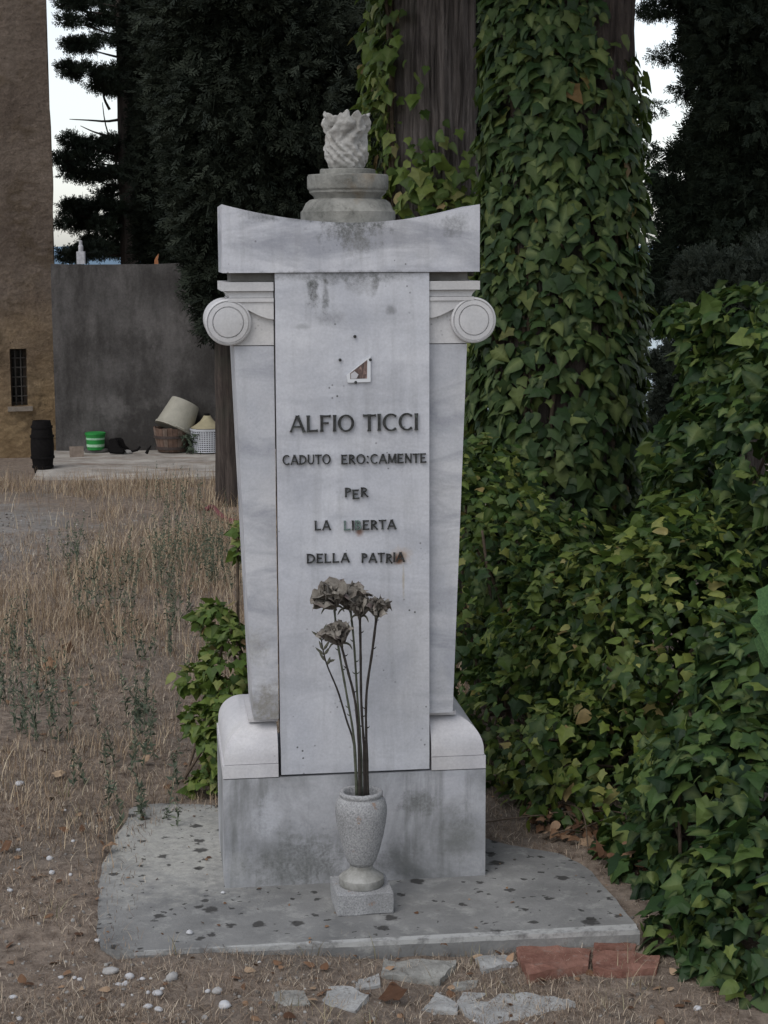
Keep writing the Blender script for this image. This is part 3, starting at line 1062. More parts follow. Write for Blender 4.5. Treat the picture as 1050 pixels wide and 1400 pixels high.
# ------------------------------------------------------------------ slab under the memorial
def build_slab():
    t = NT('slab_concrete', 0.92, 0.2)
    base = t.ramp(t.noise(4, 6, 0.65), [(0.32, (0.14, 0.14, 0.138)), (0.68, (0.26, 0.258, 0.25))])
    # paler patch at the left and back
    pale = t.stain((-0.44, 0.36, 0), (0.30, 0.50, 0.3), 0.6, 9, (0.4, 1.2), 45)
    base = t.mix(t.math('MULTIPLY', pale, 0.8), base, (0.44, 0.43, 0.39))
    pale2 = t.ramp(t.noise(15, 8, 0.75), [(0.52, 0.0), (0.66, 0.6)])
    base = t.mix(pale2, base, (0.36, 0.36, 0.34))
    # black lichen discs
    wob = t.n('ShaderNodeVectorMath', operation='ADD')
    t.put(wob.inputs[0], t.obj)
    nn = t.n('ShaderNodeTexNoise')
    t.put(nn.inputs['Vector'], t.obj)
    nn.inputs['Scale'].default_value = 55
    sc = t.n('ShaderNodeVectorMath', operation='SCALE')
    t.put(sc.inputs[0], nn.outputs['Color'])
    sc.inputs['Scale'].default_value = 0.034
    t.put(wob.inputs[1], sc.outputs[0])
    sz = t.n('ShaderNodeSeparateXYZ')
    t.put(sz.inputs[0], t.obj)
    topm = t.math('GREATER_THAN', sz.outputs[2], -0.007)
    for s, r, seed, keep in ((9.0, 0.21, 0.0, 0.55), (14, 0.20, 3.3, 0.72), (38, 0.24, 7.1, 0.80)):
        vv = t.scaled((1, 1, 0.0), (seed, seed, 0), wob.outputs[0])
        vc = t.n('ShaderNodeSeparateColor')
        t.put(vc.inputs[0], t.voro(s, vv, 'Color', dim='2D'))
        rad = t.math('ADD', t.math('MULTIPLY', vc.outputs[1], r * 0.75), r * 0.30)
        vd = t.ramp(t.math('DIVIDE', t.voro(s, vv, dim='2D'), rad), [(0.65, 1.0), (1.0, 0.0)])
        k = t.math('GREATER_THAN', vc.outputs[0], keep)
        base = t.mix(t.math('MULTIPLY', t.math('MULTIPLY', t.math('MULTIPLY', vd, k), topm), 0.85), base, (0.035, 0.033, 0.031))
    base = t.mix(t.ramp(t.noise(60, 5, 0.7), [(0.62, 0.0), (0.72, 0.6)]), base, (0.10, 0.075, 0.055))
    lip = t.math('MULTIPLY', t.math('LESS_THAN', sz.outputs[1], -0.378), t.math('GREATER_THAN', sz.outputs[2], -0.014))
    base = t.mix(t.math('MULTIPLY', lip, t.ramp(t.noise(22, 5, 0.7), [(0.38, 0.0), (0.55, 0.85)])), base, (0.42, 0.42, 0.41))
    t.color(base)
    t.bump(t.noise(70, 6, 0.75), 0.5, 0.006)
    # outline in memorial coordinates, left side broken and irregular
    pts = [(-0.40, -0.385), (-0.20, -0.392), (0.02, -0.398), (0.24, -0.404), (0.44, -0.41), (0.638, -0.416), (0.628, -0.15), (0.62, 0.02), (0.57, 0.14), (0.47, 0.20), (0.40, 0.27), (0.36, 0.34), (0.30, 0.46),
           (0.2, 0.55), (0.0, 0.62), (-0.3, 0.68), (-0.50, 0.735), (-0.585, 0.70), (-0.585, 0.58), (-0.612, 0.48), (-0.625, 0.36), (-0.648, 0.24), (-0.652, 0.06), (-0.650, -0.10), (-0.648, -0.24), (-0.635, -0.33), (-0.56, -0.378)]
    dense = []
    for i, p in enumerate(pts):
        q = pts[(i + 1) % len(pts)]
        n = max(1, int(math.dist(p, q) / 0.03))
        for k in range(n):
            f = k / n
            x, y = p[0] + (q[0] - p[0]) * f, p[1] + (q[1] - p[1]) * f
            amp = 0.003 if y < -0.3 and x > -0.4 else 0.007
            nz = fbm(np.array([[x * 22, y * 22, 1.0], [x * 22, y * 22, 8.0]]), 3)
            dense.append((x + amp * nz[0], y + amp * nz[1]))
    bm = bm_prism(dense, -0.075, -0.002, 'z')
    top = [e for e in bm.edges if all(v.co.z > -0.01 for v in e.verts) and e.is_boundary is False]
    bmesh.ops.bevel(bm, geom=top, offset=0.004, segments=2, affect='EDGES')
    o = from_bm('plinth_slab', bm, t.m)
    o.location = O
    o.rotation_euler = (0, 0, phi)
    tag(o, 'grey concrete slab spotted with black lichen under the memorial', 'slab')


build_slab()

# ------------------------------------------------------------------ vase
def build_vase():
    p = G(494.5, 1236)
    t = NT('speckled_stone', 0.9, 0.2)
    b = t.ramp(t.noise(230, 5, 0.75), [(0.33, (0.17, 0.17, 0.17)), (0.46, (0.31, 0.31, 0.315)), (0.62, (0.44, 0.44, 0.44))])
    b = t.mix(t.ramp(t.noise(9, 4, 0.6), [(0.50, 0.0), (0.66, 0.55)]), b, (0.20, 0.20, 0.20))
    b = t.mix(t.ramp(t.noise(30, 5, 0.7, t.scaled((1, 1, 1), (4, 4, 4))), [(0.62, 0.0), (0.68, 0.7)]), b, (0.28, 0.17, 0.11))
    t.color(b)
    t.bump(t.noise(150, 5, 0.8), 0.9, 0.005)
    v = thing('flower_vase', 'speckled white stone flower vase standing on the slab before the inscription', 'vase', (p.x, p.y, 0), phi + 0.03)
    s = 4.17 / F_PX
    # square base
    w = 40 * s
    bm = bm_box(-w, w, -w, w, -0.0015, 0.052)
    bmesh.ops.subdivide_edges(bm, edges=list(bm.edges), cuts=5, use_grid_fill=True)
    for q in bm.verts:
        q.co += Vector(fbm(np.array([[*(q.co * 30)], [*(q.co * 30 + Vector((9, 9, 9)))], [*(q.co * 30 + Vector((5, 2, 7)))]]), 3) * 0.002)
    from_bm('base', bm, t.m, v, bevel=0.003)
    tf = NT('pale_foot', 0.85, 0.2)
    tf.color(tf.ramp(tf.noise(25, 5, 0.65), [(0.35, (0.17, 0.167, 0.15)), (0.65, (0.34, 0.335, 0.315))]))
    tf.bump(tf.noise(120, 5), 0.4, 0.003)
    z0 = 0.0525
    V, Fc = lathe([(0.054, z0), (0.056, z0 + 0.004), (0.0555, z0 + 0.020), (0.052, z0 + 0.023), (0.036, z0 + 0.034), (0.029, z0 + 0.042), (0.028, z0 + 0.052)], 48)
    o = mesh_np('foot', V, Fc, tf.m, v, smooth=True)
    o.data.set_sharp_from_angle(angle=math.radians(35))
    z1 = z0 + 0.051
    hb = 0.198
    pr = [(0.028, 0.0), (0.036, 0.012), (0.045, 0.04), (0.054, 0.08), (0.061, 0.12), (0.0635, 0.145), (0.0635, 0.165), (0.060, 0.182), (0.053, 0.193), (0.050, 0.1945), (0.0535, 0.198), (0.054, 0.204), (0.050, 0.2085), (0.044, 0.208), (0.0405, 0.203), (0.039, 0.18), (0.032, 0.10)]
    k = 0.188 / 0.2085
    V, Fc = lathe([(r * 1.0, z1 + z * k) for r, z in pr], 64)
    V = np.array(V)
    rim = (V[:, 2] > z1 + 0.196 * k)
    kk = fbm(V * 45, 3)
    V[:, :2] *= (1 + 0.012 * kk)[:, None]
    V[:, 2] += np.where(rim, 0.003 * kk, 0)
    mesh_np('bowl', V, Fc, t.m, v, smooth=True)
    return p, z1 + 0.20 * k


vase_p, vase_z = build_vase()

# ------------------------------------------------------------------ dried roses
def build_roses():
    td = NT('dried_petal', 0.85, 0.2)
    c = td.ramp(td.noise(45, 5, 0.65), [(0.33, (0.075, 0.064, 0.052)), (0.55, (0.20, 0.18, 0.155)), (0.74, (0.34, 0.315, 0.275))])
    c = td.mix(td.ramp(td.noise(22, 4, 0.6, td.scaled((1, 1, 1), (3, 8, 1))), [(0.55, 0.0), (0.68, 0.5)]), c, (0.16, 0.09, 0.10))
    td.color(c)
    td.bump(td.noise(160, 4, 0.7, td.scaled((1, 1, 0.3))), 0.6, 0.003)
    stem_g = plain('dry_stem_green', (0.075, 0.082, 0.058), 0.8, 0.2, 0.4, 60, 0.3)
    stem_d = plain('dry_stem_dark', (0.035, 0.030, 0.026), 0.8, 0.2, 0.4, 60, 0.3)
    leaf_m = plain('dry_leaf', (0.10, 0.10, 0.075), 0.85, 0.2, 0.4, 80, 0.3)
    Dv = vase_p.y

    def petal(L, W, curl, cup, seed):
        nx, ny = 6, 7
        V = []
        for j in range(ny + 1):
            t = j / ny
            wid = W * (0.30 + 0.70 * math.sin(min(1.0, t * 1.15) * math.pi * 0.62)) * (1 if t < 0.9 else 0.85)
            for i in range(nx + 1):
                f = i / nx * 2 - 1
                x = f * wid
                z = L * t * (1 - 0.10 * f * f * t)
                y = cup * (1 - f * f * 1.1) * math.sin(t * math.pi * 0.8) - curl * t * t + 0.0
                V.append((x, y, z))
        V = np.array(V)
        nn = fbm(V * 75 + seed * 3.7, 3)
        n2 = fbm(V * 75 + seed * 5.1 + 40, 3)
        w = (V[:, 2] / L).clip(0, 1)
        V[:, 1] += nn * 0.022 * w
        V[:, 2] += n2 * 0.020 * w
        V[:, 0] += fbm(V * 60 + seed * 2 + 80, 2) * 0.006 * w
        Fq = [(j * (nx + 1) + i, j * (nx + 1) + i + 1, (j + 1) * (nx + 1) + i + 1, (j + 1) * (nx + 1) + i) for j in range(ny) for i in range(nx)]
        return V, Fq

    rng = random.Random(3)

    def rose(pix, bloom, r, tilt, tw, label, smat, stem_r, open_, dd=0.0, calyx_spikes=False):
        D0 = Dv + dd
        pts = [P(u, v, D0 + e) for u, v, e in pix]
        root = thing('dried_rose', label, 'flower', pts[-1], 0, 'dried roses in the stone vase')
        org = pts[-1]
        path = smooth_path([p - org for p in pts], 22)
        rad = [stem_r * (1.35 if i > 15 else 1.0) * (1 + 0.10 * math.sin(i * 2.3)) for i in range(len(path))]
        V, Fc = tube(path, rad, 8)
        st = mesh_np('stem', V, Fc, smat, root, smooth=True)
        # thorns
        for k in range(4):
            i = rng.randint(3, 15)
            p = path[i]
            sgn = rng.choice((-1, 1))
            V, Fc = tube([p, p + Vector((sgn * 0.006, 0, 0.002)), p + Vector((sgn * 0.009, 0, 0.006))], [0.0022, 0.0014, 0.0004], 5)
            mesh_np('thorn', V, Fc, smat, st)
        # bloom
        bc = P(bloom[0], bloom[1], D0) - org
        axis = Vector((math.sin(tilt), -0.25, math.cos(tilt))).normalized()
        q = axis.to_track_quat('Z', 'Y').to_matrix().to_4x4()
        base = path[0]
        cal = mesh_np('calyx', *lathe([(stem_r, -0.010), (stem_r * 1.8, 0.0), (stem_r * 3.0, 0.010), (stem_r * 2.2, 0.016)], 12), leaf_m, root, smooth=True)
        cal.matrix_local = Matrix.Translation(base) @ q
        L = r * 1.75
        n_in, n_out = 7, 11
        for k in range(n_in + n_out):
            inner = k < n_in
            V, Fq = petal(L * (rng.uniform(0.85, 1.0) if inner else rng.uniform(0.75, 1.05)), r * rng.uniform(0.50, 0.70) * (0.8 if inner else 1.1), (-0.1 if inner else open_ * rng.uniform(0.2, 1.0)) * r, r * 0.35, k + tw)
            po = mesh_np('petal', V, Fq, td, root, smooth=True) if False else mesh_np('petal', V, Fq, td.m, root, smooth=True)
            a = k * 2.4 + rng.uniform(-0.3, 0.3)
            # petal's hollow side (+y) looks to the axis
            lean = rng.uniform(0.05, 0.16) if inner else rng.uniform(0.18, 0.45) * (0.6 + open_)
            m = Matrix.Rotation(a, 4, 'Z') @ Matrix.Translation((0, -r * (0.12 if inner else 0.26), 0)) @ Matrix.Rotation(lean, 4, 'X')
            po.matrix_local = Matrix.Translation(base) @ q @ m
        # sepals hanging or spiky
        for k in range(2 if not calyx_spikes else 4):
            a = k * 2.9 + tw * 0.7
            hang = -0.014 if not calyx_spikes else 0.026
            d = Vector((math.cos(a), math.sin(a) * 0.6, 0))
            p0 = base + axis * 0.004
            p1 = p0 + d * r * 0.62 + Vector((0, 0, hang * 0.3))
            p2 = p1 + d * r * 0.25 + Vector((0, 0, hang))
            V, Fc = tube(smooth_path([p0, p1, p2], 6), [0.003, 0.0034, 0.003, 0.0024, 0.0018, 0.0006], 5)
            mesh_np('sepal', V, Fc, leaf_m if not calyx_spikes else stem_d, root)
        return root

    rose([(457, 830, 0), (462, 880, 0), (474, 950, 0.0), (484, 1012, 0.005), (488, 1098, 0.01)], (452, 800), 0.038, -0.42, 1, 'large grey dried rose with ragged petals leaning to the left', stem_g, 0.0029, 0.9)
    rose([(479, 832, 0.02), (484, 880, 0.02), (489, 960, 0.02), (493, 1020, 0.02), (494, 1098, 0.02)], (482, 800), 0.038, 0.02, 5, 'tall dried rose with open pale petals behind the others', stem_g, 0.0029, 0.75, 0.015)
    rose([(466, 880, -0.025), (475, 915, -0.02), (486, 962, -0.01), (491, 1030, -0.005), (492, 1098, 0)], (466, 856), 0.033, -0.30, 9, 'lowest dried rose with a rounded drooping purplish grey head', stem_d, 0.0033, 0.55, -0.02)
    rose([(492, 842, 0), (493, 890, 0), (494, 960, 0), (498, 1030, 0), (499, 1098, 0)], (495, 818), 0.028, 0.10, 13, 'small closed dried rose bud on a straight dark stem', stem_d, 0.0033, 0.25)
    rose([(515, 842, 0), (509, 890, 0), (501, 950, 0), (501, 1020, 0), (503, 1098, 0)], (518, 820), 0.027, 0.20, 17, 'dried rose with dark spiky sepals leaning to the right', stem_d, 0.0033, 0.45, 0.0, True)
    # withered sprig
    pts = [P(u, v, Dv + 0.01) for u, v in ((439, 872), (443, 895), (449, 914), (462, 945), (474, 985), (484, 1020), (490, 1098))]
    root = thing('withered_sprig', 'thin withered sprig with small folded leaves beside the dried roses', 'sprig', pts[-1])
    path = smooth_path([p - pts[-1] for p in pts], 24)
    V, Fc = tube(path, [0.0014 + 0.0012 * min(1, i / 12) for i in range(24)], 6)
    mesh_np('stem', V, Fc, stem_d, root, smooth=True)
    for k in range(11):
        p = path[min(k // 2 + k // 4, 8)]
        sgn = -1 if k % 2 else 1
        L = 0.030 if k > 0 else 0.042
        d = Vector((sgn * rng.uniform(0.25, 0.8) - 0.1, rng.uniform(-0.5, 0.3), rng.uniform(-0.1, 1.3) if k else 1.6)).normalized()
        s_ = d.cross(Vector((0, 1, 0))).normalized() * 0.0038
        f = Vector((0, -0.003, 0))
        V = [p, p + d * L * 0.35 + s_, p + d * L * 0.4 + f, p + d * L * 0.35 - s_, p + d * L * 0.75 + s_ * 0.7, p + d * L * 0.75 - s_ * 0.7 + f, p + d * L]
        mesh_np('leaf', V, [(0, 1, 2), (0, 2, 3), (1, 4, 2), (2, 4, 5), (2, 5, 3), (4, 6, 5)], leaf_m, root)


build_roses()
#@@PART2
# ------------------------------------------------------------------ scatter helpers
def norm(v):
    return v / np.maximum(np.linalg.norm(v, axis=1, keepdims=True), 1e-9)


def frames(tip, nrm):
    """columns side, tip, normal from wished tip direction and normal"""
    n = norm(nrm)
    t = tip - n * (tip * n).sum(1, keepdims=True)
    t = norm(t)
    s = np.cross(t, n)
    return np.stack([s, t, n], 2)


def scatter(tv, tf, pos, R, scale):
    """template (k,3),(m,c) -> joined V,F"""
    k = len(tv)
    V = np.einsum('nij,kj->nki', R, tv) * np.asarray(scale).reshape(-1, 1, 1) + pos[:, None, :]
    Fc = (tf[None] + (np.arange(len(pos)) * k)[:, None, None]).reshape(-1, tf.shape[1])
    return V.reshape(-1, 3), Fc


def ivy_template(kind):
    """lobed ivy leaf, base at the origin, tip at +y, length 1; returns V,F,mid"""
    if kind == 0:
        half = [(0.06, -0.08), (0.24, -0.17), (0.33, 0.02), (0.52, 0.15), (0.33, 0.35), (0.23, 0.58)]
    elif kind == 1:
        half = [(0.08, -0.10), (0.34, -0.20), (0.38, 0.06), (0.60, 0.24), (0.34, 0.40), (0.24, 0.60)]
    elif kind == 2:
        half = [(0.06, -0.04), (0.27, -0.08), (0.40, 0.06), (0.52, 0.26), (0.33, 0.44), (0.20, 0.68)]
    else:
        half = [(0.08, -0.03), (0.28, 0.04), (0.36, 0.26), (0.32, 0.48), (0.22, 0.68), (0.11, 0.86)]
    rng = random.Random(kind + 5)
    mid = [(0, 0.0), (0, 0.0), (0, 0.16), (0, 0.36), (0, 0.58), (0, 0.80)]
    V, md = [], []
    for x, y in [(0, 0), (0, 0.18), (0, 0.40), (0, 0.62), (0, 1.0)]:
        V.append((x, y, 0.05 - 0.30 * (y - 0.25) ** 2))
        md.append(1.0 if y < 0.9 else 0.3)
    nl = 5
    for s in (-1, 1):
        for (x, y) in half:
            z = -0.14 * x * x / 0.2 * 0.6 + 0.10 * x - 0.22 * max(0, y - 0.3) ** 2 + rng.uniform(-0.03, 0.03)
            V.append((s * x, y, z))
            md.append(0.0)
    Fc = []
    for si in range(2):
        o = nl + si * 6
        h = [o + i for i in range(6)]
        tris = [(0, h[0], h[1]), (0, h[1], 1), (1, h[1], h[2]), (1, h[2], h[3]), (1, h[3], 2), (2, h[3], h[4]), (2, h[4], 3), (3, h[4], h[5]), (3, h[5], 4)]
        for t in tris:
            Fc.append(t if si else t[::-1])
    # stalk
    b = len(V)
    V += [(-0.012, 0, 0.0), (0.012, 0, 0.0), (0.0, -0.30, -0.12)]
    md += [0.6, 0.6, 0.6]
    Fc.append((b, b + 1, b + 2))
    return np.array(V), np.array(Fc), np.array(md)


IVY = [ivy_template(k) for k in range(4)]


def leaf_material(name, stops, rough=0.42, spec=0.45, vein=(0.20, 0.24, 0.09), vein_amt=0.6, back=0.25):
    t = NT(name, rough, spec)
    oi = t.n('ShaderNodeObjectInfo')
    r = t.math('FRACT', t.math('ADD', t.attr('rnd'), oi.outputs['Random']))
    c = t.ramp(r, stops)
    geo = t.n('ShaderNodeNewGeometry')
    pn = t.n('ShaderNodeTexNoise')
    t.put(pn.inputs['Vector'], geo.outputs['Position'])
    pn.inputs['Scale'].default_value = 40
    pn.inputs['Detail'].default_value = 4
    c = t.mix(1.0, c, t.ramp(pn.outputs['Fac'], [(0.3, 0.75), (0.7, 1.2)]), 'MULTIPLY')
    # yellowish heart on some of the leaves
    r2 = t.math('FRACT', t.math('MULTIPLY', r, 7.31))
    vm = t.math('MULTIPLY', t.math('MULTIPLY', t.attr('mid'), t.ramp(r2, [(0.45, 0.0), (1.0, 1.0)])), vein_amt)
    c = t.mix(vm, c, vein)
    t.color(c)
    if back:
        tr = t.n('ShaderNodeBsdfTranslucent')
        t.put(tr.inputs['Color'], t.mix(0.5, c, (0.16, 0.24, 0.04)))
        mx = t.n('ShaderNodeMixShader')
        mx.inputs[0].default_value = back
        out = t.t.nodes['Material Output']
        t.t.links.new(t.b.outputs[0], mx.inputs[1])
        t.t.links.new(tr.outputs[0], mx.inputs[2])
        t.t.links.new(mx.outputs[0], out.inputs['Surface'])
    return t.m


M['ivy_trunk'] = leaf_material('ivy_leaf_climbing', [(0.0, (0.016, 0.034, 0.013)), (0.35, (0.028, 0.056, 0.018)), (0.62, (0.036, 0.064, 0.019)), (0.86, (0.056, 0.082, 0.022)), (0.985, (0.09, 0.11, 0.03)), (1.0, (0.14, 0.075, 0.03))], 0.6, 0.22)
M['ivy_mound'] = leaf_material('ivy_leaf_bushy', [(0.0, (0.015, 0.036, 0.012)), (0.30, (0.028, 0.060, 0.016)), (0.60, (0.050, 0.092, 0.020)), (0.84, (0.105, 0.15, 0.028)), (0.975, (0.20, 0.22, 0.055)), (1.0, (0.26, 0.18, 0.08))], 0.55, 0.25)
M['ivy_dark'] = leaf_material('ivy_leaf_deep', [(0.0, (0.010, 0.026, 0.010)), (0.5, (0.024, 0.055, 0.017)), (0.82, (0.052, 0.095, 0.024)), (1.0, (0.13, 0.165, 0.038))], 0.55, 0.25)
M['ivy_yellow'] = leaf_material('ivy_leaf_young_sunlit', [(0.0, (0.015, 0.036, 0.010)), (0.35, (0.032, 0.066, 0.015)), (0.62, (0.072, 0.115, 0.022)), (0.85, (0.15, 0.19, 0.035)), (0.975, (0.25, 0.26, 0.075)), (1.0, (0.28, 0.19, 0.09))], 0.5, 0.3)  # young yellow green leaves, with the bush's highlights brightened in the colour
M['ivy_pale'] = leaf_material('ivy_leaf_pale', [(0.0, (0.035, 0.066, 0.014)), (0.4, (0.075, 0.125, 0.024)), (0.75, (0.13, 0.175, 0.034)), (0.96, (0.20, 0.21, 0.07)), (1.0, (0.26, 0.17, 0.09))], 0.55, 0.25)

LEAF_MESH = {}


def leaf_mesh(kind, mat):
    key = (kind, mat)
    if key not in LEAF_MESH:
        V, Fc, md = IVY[kind]
        me = bpy.data.meshes.new('leaf')
        me.from_pydata([tuple(v) for v in V], [], [tuple(int(i) for i in f) for f in Fc])
        a = me.attributes.new('mid', 'FLOAT', 'POINT')
        a.data.foreach_set('value', md.astype(np.float32))
        me.materials.append(M[mat])
        LEAF_MESH[key] = me
    return LEAF_MESH[key]


def plant_leaves(root, pos, R, size, mat, vis, n_single=300):
    """the leaves that show largest become single objects, the rest one joined part. pos in world; root at root.location, unrotated"""
    off = np.array(root.location)
    pr = proj_np(pos)
    inside = (pr[:, 0] > 0) & (pr[:, 0] < 1050) & (pr[:, 1] > 0) & (pr[:, 1] < 1400) & (pr[:, 2] > 0.5)
    score = np.where(inside & vis, size / np.maximum(pr[:, 2], 0.5), -1)
    order = np.argsort(-score)
    single = order[:n_single][score[order[:n_single]] > 0]
    rest = np.setdiff1d(np.arange(len(pos)), single)
    kinds = RNG.integers(0, 4, len(pos))
    for i in single:
        o = bpy.data.objects.new('leaf', leaf_mesh(int(kinds[i]), mat))
        m = Matrix([[*(R[i, r] * size[i]), pos[i, r] - off[r]] for r in range(3)] + [[0, 0, 0, 1]])
        COL.objects.link(o)
        o.parent = root
        o.matrix_local = m
    VV, FF, RN, MD = [], [], [], []
    base = 0
    for k in range(4):
        ii = rest[kinds[rest] == k]
        tv, tf, md = IVY[k]
        V, Fc = scatter(tv, tf, pos[ii] - off, R[ii], size[ii])
        VV.append(V)
        FF.append(Fc + base)
        base += len(V)
        RN.append(np.repeat(RNG.random(len(ii)), len(tv)))
        MD.append(np.tile(md, len(ii)))
    o = mesh_np('leaves', np.concatenate(VV), np.concatenate(FF), M[mat], root, attrs={'rnd': np.concatenate(RN), 'mid': np.concatenate(MD)})
    o['kind'] = 'stuff'


# ------------------------------------------------------------------ trunks
def bark(name, lo, hi):
    t = NT(name, 0.95, 0.15)
    v = t.scaled((30, 30, 2.4))
    f = t.noise(1.0, 8, 0.75, v, 0.9)
    c = t.ramp(f, [(0.33, lo), (0.62, hi)])
    c = t.mix(t.ramp(t.noise(3.0, 4), [(0.5, 0.0), (0.7, 0.4)]), c, (0.06, 0.07, 0.05))
    t.color(c)
    t.bump(f, 1.0, 0.02)
    return t.m


M['bark'] = bark('cypress_bark', (0.050, 0.042, 0.040), (0.26, 0.225, 0.21))
M['bark_dark'] = bark('dark_bark', (0.028, 0.023, 0.021), (0.10, 0.08, 0.07))


def trunk(name, parent, x, y, z0, z1, r0, r1, mat, seg=220, rows=150, ridge=0.13, lean=(0, 0), flare=0.35):
    """fluted, fibrous trunk; coordinates relative to parent"""
    a = np.linspace(0, 2 * np.pi, seg, endpoint=False)
    h = np.linspace(0, 1, rows)
    A, Hh = np.meshgrid(a, h)
    A, Hh = A.ravel(), Hh.ravel()
    z = z0 + (z1 - z0) * Hh
    rad = r0 + (r1 - r0) * Hh + r0 * flare * np.exp(-(z - z0) / 0.35)
    twist = A + 0.05 * z
    p = np.stack([np.cos(twist) * 7, np.sin(twist) * 7, z * 0.9 + r0 * 10], 1)
    n1 = fbm(p, 3)
    p2 = np.stack([np.cos(twist) * 22, np.sin(twist) * 22, z * 2.0 + 3], 1)
    n2 = np.abs(fbm(p2, 3))
    big = fbm(np.stack([np.cos(A) * 1.3, np.sin(A) * 1.3, z * 0.5 + 7], 1), 2)
    r = rad * (1 + ridge * n1 - ridge * 1.4 * (0.25 - n2) + 0.10 * big)
    X = x + lean[0] * Hh + r * np.cos(A)
    Y = y + lean[1] * Hh + r * np.sin(A)
    V = np.stack([X, Y, z], 1)
    idx = np.arange(rows * seg).reshape(rows, seg)
    nx = np.roll(idx, -1, 1)
    Fq = np.stack([idx[:-1].ravel(), nx[:-1].ravel(), nx[1:].ravel(), idx[1:].ravel()], 1)
    return mesh_np(name, V, Fq, mat, parent, smooth=True)


# ------------------------------------------------------------------ conifer foliage
def frond_template(n=5, narrow=0.055):
    V, Fc = [], []
    V += [(-narrow * 0.5, 0, 0), (narrow * 0.5, 0, 0), (0, 1.0, 0.02)]
    Fc.append((0, 1, 2))
    rng = random.Random(2)
    for k in range(n):
        for s in (-1, 1):
            y = 0.12 + 0.66 * k / (n - 1)
            L = 0.42 * (1 - 0.55 * k / (n - 1)) * rng.uniform(0.8, 1.15)
            dx, dy, dz = s * L * 0.72, L * 0.72, rng.uniform(-0.12, 0.12)
            b = len(V)
            V += [(0, y - narrow * 0.9, 0), (dx * 0.55, y + dy * 0.45 - narrow * 0.9, dz * 0.5), (dx, y + dy, dz), (dx * 0.45, y + dy * 0.6 + narrow * 0.5, dz * 0.5)]
            Fc.append((b, b + 1, b + 2))
            Fc.append((b, b + 2, b + 3))
    return np.array(V), np.array(Fc)


FROND = frond_template()
FROND_S = frond_template(3, 0.10)


def needle_mat(name, lo, hi):
    t = NT(name, 0.75, 0.2)
    t.color(t.ramp(t.attr('rnd'), [(0.0, lo), (1.0, hi)]))
    return t.m


M['cypress'] = needle_mat('cypress_foliage', (0.010, 0.015, 0.010), (0.025, 0.032, 0.020))
M['cypress_green'] = needle_mat('cypress_foliage_green', (0.013, 0.021, 0.013), (0.034, 0.046, 0.027))
M['olive'] = needle_mat('olive_foliage', (0.022, 0.030, 0.020), (0.085, 0.10, 0.075))


def crown(parent, blobs, count, size, mat, template=FROND, up=0.6, clump=0.55, seed=0, name='crown', shell=0.55):
    """blobs: list of (centre, radii) in world coordinates; foliage fills the outer part of each, thinned into clumps"""
    off = np.array(parent.location)
    rng = np.random.default_rng(seed)
    vols = np.array([r[0] * r[2] + r[0] * r[1] for c, r in blobs])
    PP, NN = [], []
    for (c, r), w in zip(blobs, vols / vols.sum()):
        n = int(count * w * 2.0)
        d = norm(rng.normal(size=(n, 3)))
        rr = shell + (1.05 - shell) * rng.random(n) ** 0.6
        rr = rr * (1 + 0.42 * fbm(np.array(c) + d * np.array(r) * 2.2 + seed, 2) + 0.25 * fbm((np.array(c) + d * np.array(r)) * 5.5 + seed, 2))
        p = np.array(c) + d * np.array(r) * rr[:, None]
        f = fbm(p * 2.4 / max(0.4, min(r)) + seed, 3)
        keep = f + (1.0 - rr) * 0.8 + rng.random(n) * 0.5 > (clump - 0.5) + 0.15
        PP.append(p[keep])
        NN.append((d / np.array(r))[keep])
    p = np.concatenate(PP)
    nn = norm(np.concatenate(NN))
    n = len(p)
    tip = nn * 0.8 + np.array([0, 0, up]) + rng.normal(size=(n, 3)) * 0.55
    nr = np.cross(tip, rng.normal(size=(n, 3)))
    R = frames(tip, nr)
    s = size * rng.uniform(0.6, 1.3, n)
    V, Fc = scatter(template[0], template[1], p - off, R, s)
    return mesh_np(name, V, Fc, mat, parent, attrs={'rnd': np.repeat(rng.random(n), len(template[0]))})


def limb(parent, a, b, r, mat, name='limb', sag=0.0, seed=0):
    off = Vector(parent.location)
    a, b = Vector(a) - off, Vector(b) - off
    rng = random.Random(seed)
    L = (b - a).length
    mid1 = a.lerp(b, 0.35) + Vector((rng.uniform(-1, 1), rng.uniform(-1, 1), rng.uniform(-1, 1) + sag)) * L * 0.06
    mid2 = a.lerp(b, 0.7) + Vector((rng.uniform(-1, 1), rng.uniform(-1, 1), rng.uniform(-1, 1) + sag)) * L * 0.06
    path = smooth_path([a, mid1, mid2, b], 10)
    V, Fc = tube(path, [r * (1 - 0.8 * i / 9) for i in range(10)], 6)
    return mesh_np(name, V, Fc, mat, parent, smooth=True)


def pxs(c, rpx, D, depth=None):
    """ellipsoid from pixel centre, pixel radii and distance"""
    s = D / F_PX
    return (P(c[0], c[1], D), (rpx[0] * s, depth if depth else (rpx[0] + rpx[1]) / 2 * s, rpx[1] * s))


